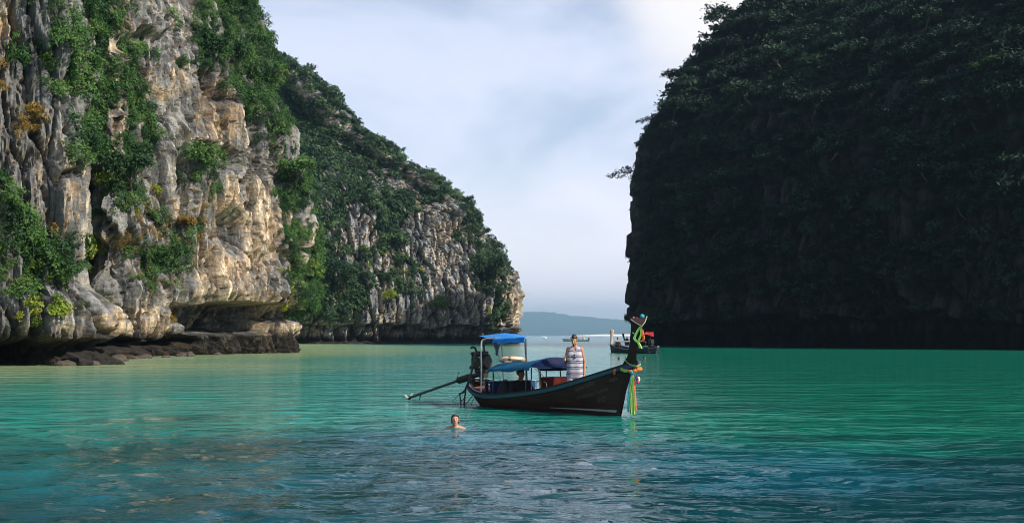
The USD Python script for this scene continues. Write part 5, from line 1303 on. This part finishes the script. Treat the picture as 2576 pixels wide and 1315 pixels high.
# ---- ribbons and garlands on the prow
def strip(path, width, seed=0, twist=.6, thick=.006, n=30, wdir=(0, 1, 0)):
    c = curve(path, n)
    t = np.linspace(0, 1, len(c))
    wv = np.interp(t, np.linspace(0, 1, len(np.atleast_1d(width))), np.atleast_1d(width))
    d = np.asarray(wdir, float)
    e = np.cross(d, [.3, .1, 1.0]); e /= np.linalg.norm(e)
    a = twist * (fbm(np.stack([t * 3, 0 * t + seed, 0 * t], -1), 2, seed) - .5) * 4
    W_ = np.cos(a)[:, None] * d + np.sin(a)[:, None] * e
    u = np.linspace(-.5, .5, 7)
    P = c[:, None] + W_[:, None] * (u[None, :, None] * wv[:, None, None])
    P = P + np.cross(W_, [0, 0, 1.0])[:, None] * (.22 * wv[:, None, None] * np.sin(u * 9 + seed)[None, :, None] * np.clip(t * 3, 0, 1)[:, None, None])
    return sheet(P, thick)
gz = 1.02
def collar(dr, z, tilt, n=60):
    a = np.linspace(0, 2 * math.pi, n)
    cx_, r_ = (.33, .20) if z < 1.03 else (.385, .185)
    return np.stack([cx_ + (r_ + dr) * np.cos(a), (.085 + dr) * np.sin(a), z + tilt * np.cos(a) - .06 * (np.sin(a) < 0) * np.abs(np.sin(a))], -1)
def garland(name, label, path, r, mats, bead=.03):
    c = np.asarray(path); d = np.concatenate([[0], np.cumsum(np.linalg.norm(np.diff(c, axis=0), axis=1))])
    n = int(d[-1] / (bead * 1.1))
    g_ = on_boat(name, label, "garland", 0, 0, 0)
    rg_ = np.random.default_rng(len(label))
    for k, s_ in enumerate(np.linspace(0, d[-1], n, endpoint=False)):
        p = np.array([np.interp(s_, d, c[:, j]) for j in range(3)]) + rg_.normal(size=3) * r * .12
        m = trimesh.creation.icosphere(1, r * rg_.uniform(.85, 1.2)); m.vertices += rg_.normal(size=m.vertices.shape) * r * .16
        m.apply_translation(p)
        obj("flower", m, mats[int(k * len(mats) / n)], g_, smooth=False)
garland("flower_garland", "orange and yellow flower garland looped round the foot of the prow", collar(.045, .985, -.02), .030, ["cloth_orange", "cloth_orange", "cloth_yellow", "cloth_orange", "cloth_red", "cloth_orange", "cloth_lime", "cloth_lime", "cloth_orange", "cloth_orange"])
garland("flower_garland", "short orange tassel hanging from the garland at the planking", curve([(.02, -.15, .93), (.01, -.16, .88), (.0, -.165, .83)], 12), .024, ["cloth_orange", "cloth_red", "cloth_orange"])
def wrap(name, label, z, dr, tilt, m_, w=.05):
    c = collar(dr, z, tilt)
    P = np.stack([c + [0, 0, w / 2], c + [0, 0, -w / 2]]) + .008 * (fbm(np.stack([np.linspace(0, 9, 60)] * 3, -1), 2, 3) - .5)[None, :, None]
    o = on_boat(name, label, "ribbon", 0, 0, 0)
    obj("band", sheet(P, .008), m_, o, smooth=60)
    return o
wrap("ribbon_band", "dark violet cloth wound round the prow above the garland", 1.06, .012, .035, "cloth_violet", .07)
wrap("ribbon_band", "pale green ribbon slanting round the prow", 1.13, .018, -.08, "cloth_green", .030)
kn = np.array([.485, -.10, .90])
o = on_boat("ribbon_bundle", "long green, aqua and orange ribbons hanging from the prow to the water", "ribbon", 0, 0, 0)
obj("knot", trimesh.creation.icosphere(2, .045).apply_translation(kn + [0, -.01, 0]), "cloth_aqua", o, smooth=True)
S_ = np.array([.0, -1.0, 0])
vd = np.array([-.55, -.83, 0])      # across the ribbons, roughly level with the eye's view of them
vd = np.array([.72, .69, 0])
for k, (off, m_, z_, w0) in enumerate(((-.085, "cloth_aqua", .14, .06), (-.045, "cloth_green", .10, .07), (-.005, "cloth_lime", .085, .07), (.035, "cloth_lime", .09, .06), (.075, "cloth_orange", .17, .045))):
    obj("ribbon", strip([kn, kn + vd * off * .35 + [0, 0, -.14], kn + vd * off * .7 + [0, 0, -.45], kn + vd * off * .9 + [0, 0, z_ - kn[2]]], [.02, .028, w0 * .8, w0 * .85, w0 * .7], 10 + k, .25, wdir=vd), m_, o, smooth=60)
o = on_boat("ribbon_knot", "pink and violet ribbon knot beside the long hanging ribbons", "ribbon", 0, 0, 0)
for k, (m_, dz, dx) in enumerate((("cloth_violet", -.10, .09), ("cloth_pink", -.17, .11), ("cloth_white", -.13, .125))):
    mm = trimesh.creation.icosphere(2, .040); mm.vertices *= [.7, .7, 1.3]; mm.vertices *= (1 + .35 * (noise(mm.vertices * 40, k)[:, None] - .5)); mm.apply_translation(kn + vd * dx + [0, 0, dz])
    obj("tuft", mm, m_, o, smooth=True)
# the head of the prow: cord, green ribbon, red pennant, blue pompom
hd = np.array([.755, -.085, 1.795])
o = on_boat("prow_cord", "pale cord tied round the slanted head of the prow", "cord", 0, 0, 0)
obj("cord", tube(curve([(.432, -.092, 1.93), (.53, -.094, 1.885), (.65, -.096, 1.835), tuple(hd + [0, -.012, 0])], 24), .0095, 6), "rope_pale", o, smooth=True)
obj("cord", tube(curve([tuple(hd + [0, -.012, 0]), (.795, -.065, 1.85), (.815, -.050, 1.90), (.835, -.030, 1.985)], 20), .0095, 6), "rope_pale", o, smooth=True)
o = on_boat("green_ribbon", "green and lime ribbon knotted below the head of the prow", "ribbon", 0, 0, 0)
h0 = hd + [.0, -.035, -.01]
for k, (pts, m_, w) in enumerate((([h0, h0 + vd * -.07 + [0, 0, -.10], h0 + vd * -.12 + [0, 0, -.22], h0 + vd * -.06 + [0, 0, -.30]], "cloth_green", .05), ([h0, h0 + vd * .015 + [0, 0, -.12], h0 + vd * -.03 + [0, 0, -.24], h0 + vd * -.06 + [0, 0, -.29]], "cloth_lime", .035), ([h0 + vd * -.07 + [0, 0, -.27], h0 + vd * -.03 + [0, 0, -.33], h0 + vd * .01 + [0, 0, -.42]], "cloth_lime", .05), ([h0 + vd * -.10 + [0, 0, -.15], h0 + vd * -.13 + [0, 0, -.13], h0 + vd * -.16 + [0, 0, -.11]], "cloth_green", .02))):
    obj("ribbon", strip(pts, w, 30 + k, .4, n=20, wdir=vd), m_, o, smooth=60)
o = on_boat("orange_ribbon", "orange ribbon looped beside the green ribbon on the prow", "ribbon", 0, 0, 0)
obj("ribbon", strip([h0 + vd * .03 + [0, 0, -.05], h0 + vd * .05 + [0, 0, -.15], h0 + vd * .055 + [0, 0, -.24], h0 + vd * .0 + [0, 0, -.285]], .035, 44, .3, n=20, wdir=vd), "cloth_orange", o, smooth=60)
o = on_boat("red_ribbon", "red ribbon blown out to the right from the head of the prow", "ribbon", 0, 0, 0)
obj("ribbon", strip([h0 + vd * .05 + [0, 0, -.17], h0 + vd * .10 + [0, 0, -.125], h0 + vd * .17 + [0, 0, -.135], h0 + vd * .25 + [0, 0, -.15]], [.03, .04, .06, .09], 50, .25, n=24, wdir=(0, 0, 1)), "cloth_red", o, smooth=60)
o = on_boat("pompom", "small turquoise pompom on the top of the prow", "pompom", 0, 0, 0)
mm = trimesh.creation.icosphere(3, .042); mm.vertices *= (1 + .3 * (noise(mm.vertices * 90, 3)[:, None] - .5)); mm.apply_translation((.72, -.05, 1.985))
obj("ball", mm, "cloth_aqua", o, smooth=False)
o = on_boat("white_ribbon", "scrap of white and pink cloth on the back edge of the prow's head", "ribbon", 0, 0, 0)
obj("scrap", strip([(.43, -.03, 1.94), (.47, -.06, 1.965), (.52, -.07, 1.955)], .03, 60, .3, n=10, wdir=(0, 0, 1)), "cloth_white", o, smooth=60)
obj("scrap", strip([(.53, -.05, 1.945), (.57, -.07, 1.965), (.60, -.07, 1.955)], .025, 61, .3, n=10, wdir=(0, 0, 1)), "cloth_pink", o, smooth=60)
# ================================================================ boats farther out
plain("far_hull", (.028, .034, .040), .6, .4, 3)
plain("far_rail", (.16, .24, .25), .6, .3, 3)
plain("pale_stem", (.46, .34, .28), .7, .3, 4)
plain("white_hull", (.72, .70, .70), .5, .15, 2)
plain("pink_roof", (.70, .46, .46), .6, .2, 2)
plain("window_dark", (.03, .04, .05), .2, .3, 2)
def far_longtail(label, bow, stern, beam, zb, zm, zs, stem_top, rake, stem_mat, roof=None, rail_m="far_rail"):
    bow, stern = np.array(bow), np.array(stern)
    d = stern - bow; Lg = np.linalg.norm(d)
    t = thing("longtail_boat", label, "boat", (bow[0], bow[1], 0), math.degrees(math.atan2(-d[1], -d[0])))
    n = 30
    x = np.linspace(0, -Lg, n); u = np.linspace(0, 1, n)
    hb = beam / 2 * np.clip(np.sin(np.pi * np.clip(u * .62 + .02, 0, 1)) ** .8, 0, 1) * np.where(u > .9, np.sqrt(np.clip(1 - ((u - .9) / .101) ** 2, 0, 1)) * .6 + .4, 1)
    gz_ = np.interp(u, [0, .25, .6, .85, 1], [zb, (zb + 2 * zm) / 3, zm, (zm + zs) / 2, zs])
    ang_ = np.linspace(0, 1, 7)
    def side(k):
        return np.stack([np.stack([x + .25 * (1 - a) * (u < .05), k * hb * (1 - a ** 2.2 * .62), gz_ * (1 - a) - .25 * a], -1) for a in ang_])
    st, pt = side(-1), side(1)
    P = np.concatenate([st, pt[::-1]], 0)
    obj("hull", sheet(np.swapaxes(P, 0, 1), .05), "far_hull", t, smooth=40)
    for k in (-1, 1):
        obj("rail", tube(np.stack([x + .25 * (u < .05), k * (hb + .02), gz_ + .02], -1), .05, 6), rail_m, t)
    obj("deck", sheet(np.stack([np.stack([x[1:-1], k * hb[1:-1] * .9, 0 * x[1:-1] + .12], -1) for k in np.linspace(-1, 1, 5)], 0), .03), "inner_wood", t, smooth=False)
    obj("stem", tube([(-.1, 0, 0), (.22, 0, zb), (.22 + rake * .4, 0, zb + (stem_top - zb) * .45), (.22 + rake, 0, stem_top)], [.06, .11, .12, .20], 8), stem_mat, t)
    if roof:
        x0, x1, z_ = roof
        xx, ss = np.meshgrid(np.linspace(x0, x1, 8), np.linspace(-1, 1, 9), indexing="ij")
        obj("canopy", sheet(np.stack([xx, ss * beam * .42, z_ + .10 * (1 - ss ** 2)], -1), .02), "far_rail", t, smooth=60)
        for xp in (x0 + .1, x1 - .1):
            for k in (-1, 1):
                obj("canopy_post", tube([(xp, k * beam * .38, .1), (xp, k * beam * .40, z_ + .02)], .025, 6), "dark_tube", t)
    e = np.array([-Lg + .25, 0, zs + .15])
    obj("engine", cat(box(e + [0, 0, .28], (.5, .4, .42), .06), box(e, (.3, .26, .3), .04), tube([e + [.1, .05, .4], e + [.08, .05, .75]], .03, 6)), "engine_iron", t)
    obj("propeller_shaft", tube([e + [0, 0, .2], e + [-2.9, .5, -.78]], .04, 6), "dark_tube", t)
    return t
far_a = far_longtail("far dark longtail boat behind the tall prow with a pale upright stem", (9.5, 109.0), (12.4, 101.5), 1.9, .78, .34, .62, 2.15, -.18, "pale_stem", (-5.4, -2.0, 1.02))
far_b = far_longtail("small dark boat beyond the far longtail boat with only prow showing", (18.9, 191.0), (24.5, 187), 1.8, .75, .45, .8, 1.85, .35, "far_hull", None, "inner_wood")
def far_person(label, p, z, skin, cloth, seated=False, rz=0):
    t = thing("person", label, "person", (p[0], p[1], z), rz)
    o_ = 0.0 if not seated else -.42
    hp, hq = head_parts((0, -.02, 1.60 + o_), np.eye(3))
    b = hp + [bone((0, 0, 1.43 + o_), .055, (0, 0, 1.53 + o_), .052), m3.Manifold.batch_hull([ball((-.15, 0, 1.37 + o_), .065), ball((.15, 0, 1.37 + o_), .065), ball((-.08, 0, 1.2 + o_), .115), ball((.08, 0, 1.2 + o_), .115), ball((-.08, 0, .92 + o_), .115), ball((.08, 0, .92 + o_), .115)]),
              bone((.18, 0, 1.37 + o_), .058, (.27, -.05, 1.1 + o_), .042), bone((.27, -.05, 1.1 + o_), .042, (.2, -.25, .98 + o_), .03), bone((-.18, 0, 1.37 + o_), .058, (-.27, -.05, 1.1 + o_), .042), bone((-.27, -.05, 1.1 + o_), .042, (-.2, -.25, .98 + o_), .03)]
    b += hand_parts((.2, -.25, .98 + o_), (-.2, -1, -.2), (0, 0, -1), (-1, 0, 0), .4) + hand_parts((-.2, -.25, .98 + o_), (.2, -1, -.2), (0, 0, -1), (1, 0, 0), .4)
    legs = []
    for k in (-1, 1):
        h_, kn_ = (.09 * k, 0, .90 + o_), ((.12 * k, -.40, .50) if seated else (.10 * k, -.01, .48))
        an_ = (.12 * k, -.40 if seated else 0, .08)
        legs.append((h_, kn_, an_))
        b += [bone(h_, .095, kn_, .06), bone(kn_, .06, an_, .04), bone((an_[0], an_[1], .05), .038, (an_[0], an_[1] - .15, .03), .028)]
    bo_ = obj("body", blend(b, .035, 5), skin, t, smooth=True)
    obj("hair", blend([trim_face(hair_cap(hq, 1.03), (0, -.02, 1.60 + o_), np.eye(3), .03, -.05)], .03, 2), "hair_black", bo_, smooth=True)
    obj("shorts", blend([m3.Manifold.batch_boolean([m3.Manifold.batch_hull([ball((-.09, 0, .95 + o_), .12), ball((.09, 0, .95 + o_), .12), ball((-.09, 0, .87 + o_), .12), ball((.09, 0, .87 + o_), .12)])] + [bone(h_, .11, tuple(np.array(h_) * .3 + np.array(kn_) * .7), .085) for h_, kn_, _ in legs], m3.OpType.Add)], .035, 2), cloth, t, smooth=True)
    return t
def far_pos(px, D):
    return W(px, HOR, D)[:2]
far_person("bare-chested person sitting in the bow of the far dark longtail boat", far_pos(1554, 107.2), .14, "skin_tan", "dark_cloth", True, 30)
far_person("person in dark red on the small boat beyond the far longtail", far_pos(1577, 190.0), .1, "maroon_cloth", "maroon_cloth", True, 10)

# white tour boat in front of the distant hill
p0 = W(1449, HOR, 302.0)
tb_ = thing("tour_boat", "white tour boat with a pale roof on the open sea behind the standing man", "boat", (p0[0], p0[1], 0), 172)
n = 20; x = np.linspace(-3.3, 3.3, n); u = np.linspace(0, 1, n)
hb_t = 1.0 * np.clip(1 - np.clip((u - .55) / .46, 0, 1) ** 2.2, .02, 1)
P = np.stack([np.stack([x + .3 * a * u, k * hb_t * (.7 + .3 * a), -.2 + a * (.75 + .25 * u)], -1) for k, a in [(-1, 1), (-1, .6), (-1, .2), (-.4, 0), (.4, 0), (1, .2), (1, .6), (1, 1)]])
obj("hull", sheet(np.swapaxes(P, 0, 1), .06), "white_hull", tb_, smooth=40)
obj("deck", sheet(np.stack([np.stack([x[:-1], k * hb_t[:-1] * .9, 0 * x[:-1] + .35], -1) for k in (-1, 0, 1)]), .04), "white_hull", tb_, smooth=False)
obj("roof", box((-.3, 0, 1.42), (4.2, 1.8, .12), .04), "pink_roof", tb_)
for xx in (-2.2, -.9, .4, 1.6):
    for k in (-1, 1):
        obj("roof_post", tube([(xx, k * .8, .3), (xx, k * .8, 1.4)], .05, 6), "white_hull", tb_)
obj("windscreen", box((1.5, 0, .95), (.08, 1.5, .5), .02, ry=-.3), "window_dark", tb_)
for xx in (-1.8, -.7, .5):
    obj("seat", box((xx, 0, .55), (.5, 1.4, .45), .06), "window_dark", tb_)
obj("outboard", cat(box((-3.35, .0, .6), (.4, .8, .7), .08), box((-3.3, 0, .1), (.2, .5, .6), .04)), "far_hull", tb_)
p0 = W(1369, HOR, 620.0)
sb = thing("speedboat", "tiny white speedboat at the far waterline left of the standing man", "boat", (p0[0], p0[1], 0), 5)
P = np.stack([np.stack([x * .42, k * hb_t * .8 * (.7 + .3 * a), 0 * x - .2 + a * .75], -1) for k, a in [(-1, 1), (-1, .4), (-.4, 0), (.4, 0), (1, .4), (1, 1)]])
obj("hull", sheet(np.swapaxes(P, 0, 1), .06), "white_hull", sb, smooth=40)
obj("cabin", box((-.1, 0, .75), (1.2, .9, .4), .1), "white_hull", sb)
obj("wake", sheet(np.stack([np.stack([np.linspace(-1.5, -7, 8), k * np.linspace(.3, 1.2, 8), 0 * np.linspace(0, 1, 8) + .05], -1) for k in (-1, 0, 1)]), .03), "white_hull", sb, smooth=False)

plain("flag_yellow", (.62, .60, .05), .7, .25, 2)
plain("flag_red", (.45, .05, .06), .7, .2, 2); plain("flag_white", (.75, .72, .70), .7, .2, 2); plain("flag_blue", (.06, .07, .22), .7, .2, 2)
q, _ = near_face(head, 1231.5, 779); q = W(1231.5, 779, q[1] - 2.4)
f = thing("flag", "long yellow flag hanging on the headland's creepers", "flag", q, 0)
t_ = np.linspace(0, 1, 14)
P = np.stack([np.stack([k * .30 * np.sin(np.pi * np.clip(t_ * .86 + .1, 0, 1)) ** .6 + .08 * t_, .06 * np.sin(k * 5 + t_ * 4), .72 - 1.5 * t_], -1) for k in np.linspace(-1, 1, 7)])
obj("cloth", sheet(P, .02), "flag_yellow", f, smooth=60)
obj("line", tube([(0, .1, .75), (-.1, 2.0, 1.5)], .02, 5), "dark_tube", f)
q, _ = near_face(head, 1227, 754); q = W(1227, 754, q[1] - 2.4)
f = thing("flag", "small red, white and blue striped flag above the yellow flag", "flag", q, 0)
for k, (m_, z0, z1) in enumerate((("flag_red", .62, .38), ("flag_white", .38, .16), ("flag_blue", .16, -.20), ("flag_white", -.20, -.44), ("flag_red", -.44, -.66))):
    tt = np.linspace(z0, z1, 4)
    P = np.stack([np.stack([u_ * .20 + .12 * (.6 - tt) / 1.2, .04 * np.sin(u_ * 4 + tt * 3), tt], -1) for u_ in np.linspace(-1, 1, 5)])
    obj("stripe", sheet(P, .02), m_, f, smooth=60)
obj("line", tube([(0, .1, .62), (-.1, 2.0, 1.2)], .02, 5), "dark_tube", f)
# ================================================================ the air
HAZE = 1.9e-4
mat("haze", {"v": ("principled_volume", {"color": (.53, .82, 1.0), "density": HAZE, "anisotropy": 0.65})}, [], surface=None, volume="v.volume")
hb_ = trimesh.creation.box((21600, 21600, 240))
hb_.apply_translation((0, 0, 118))
obj("haze", hb_, "haze", smooth=False, kind="stuff", label="thin blue sea haze lying over the bay", category="haze")
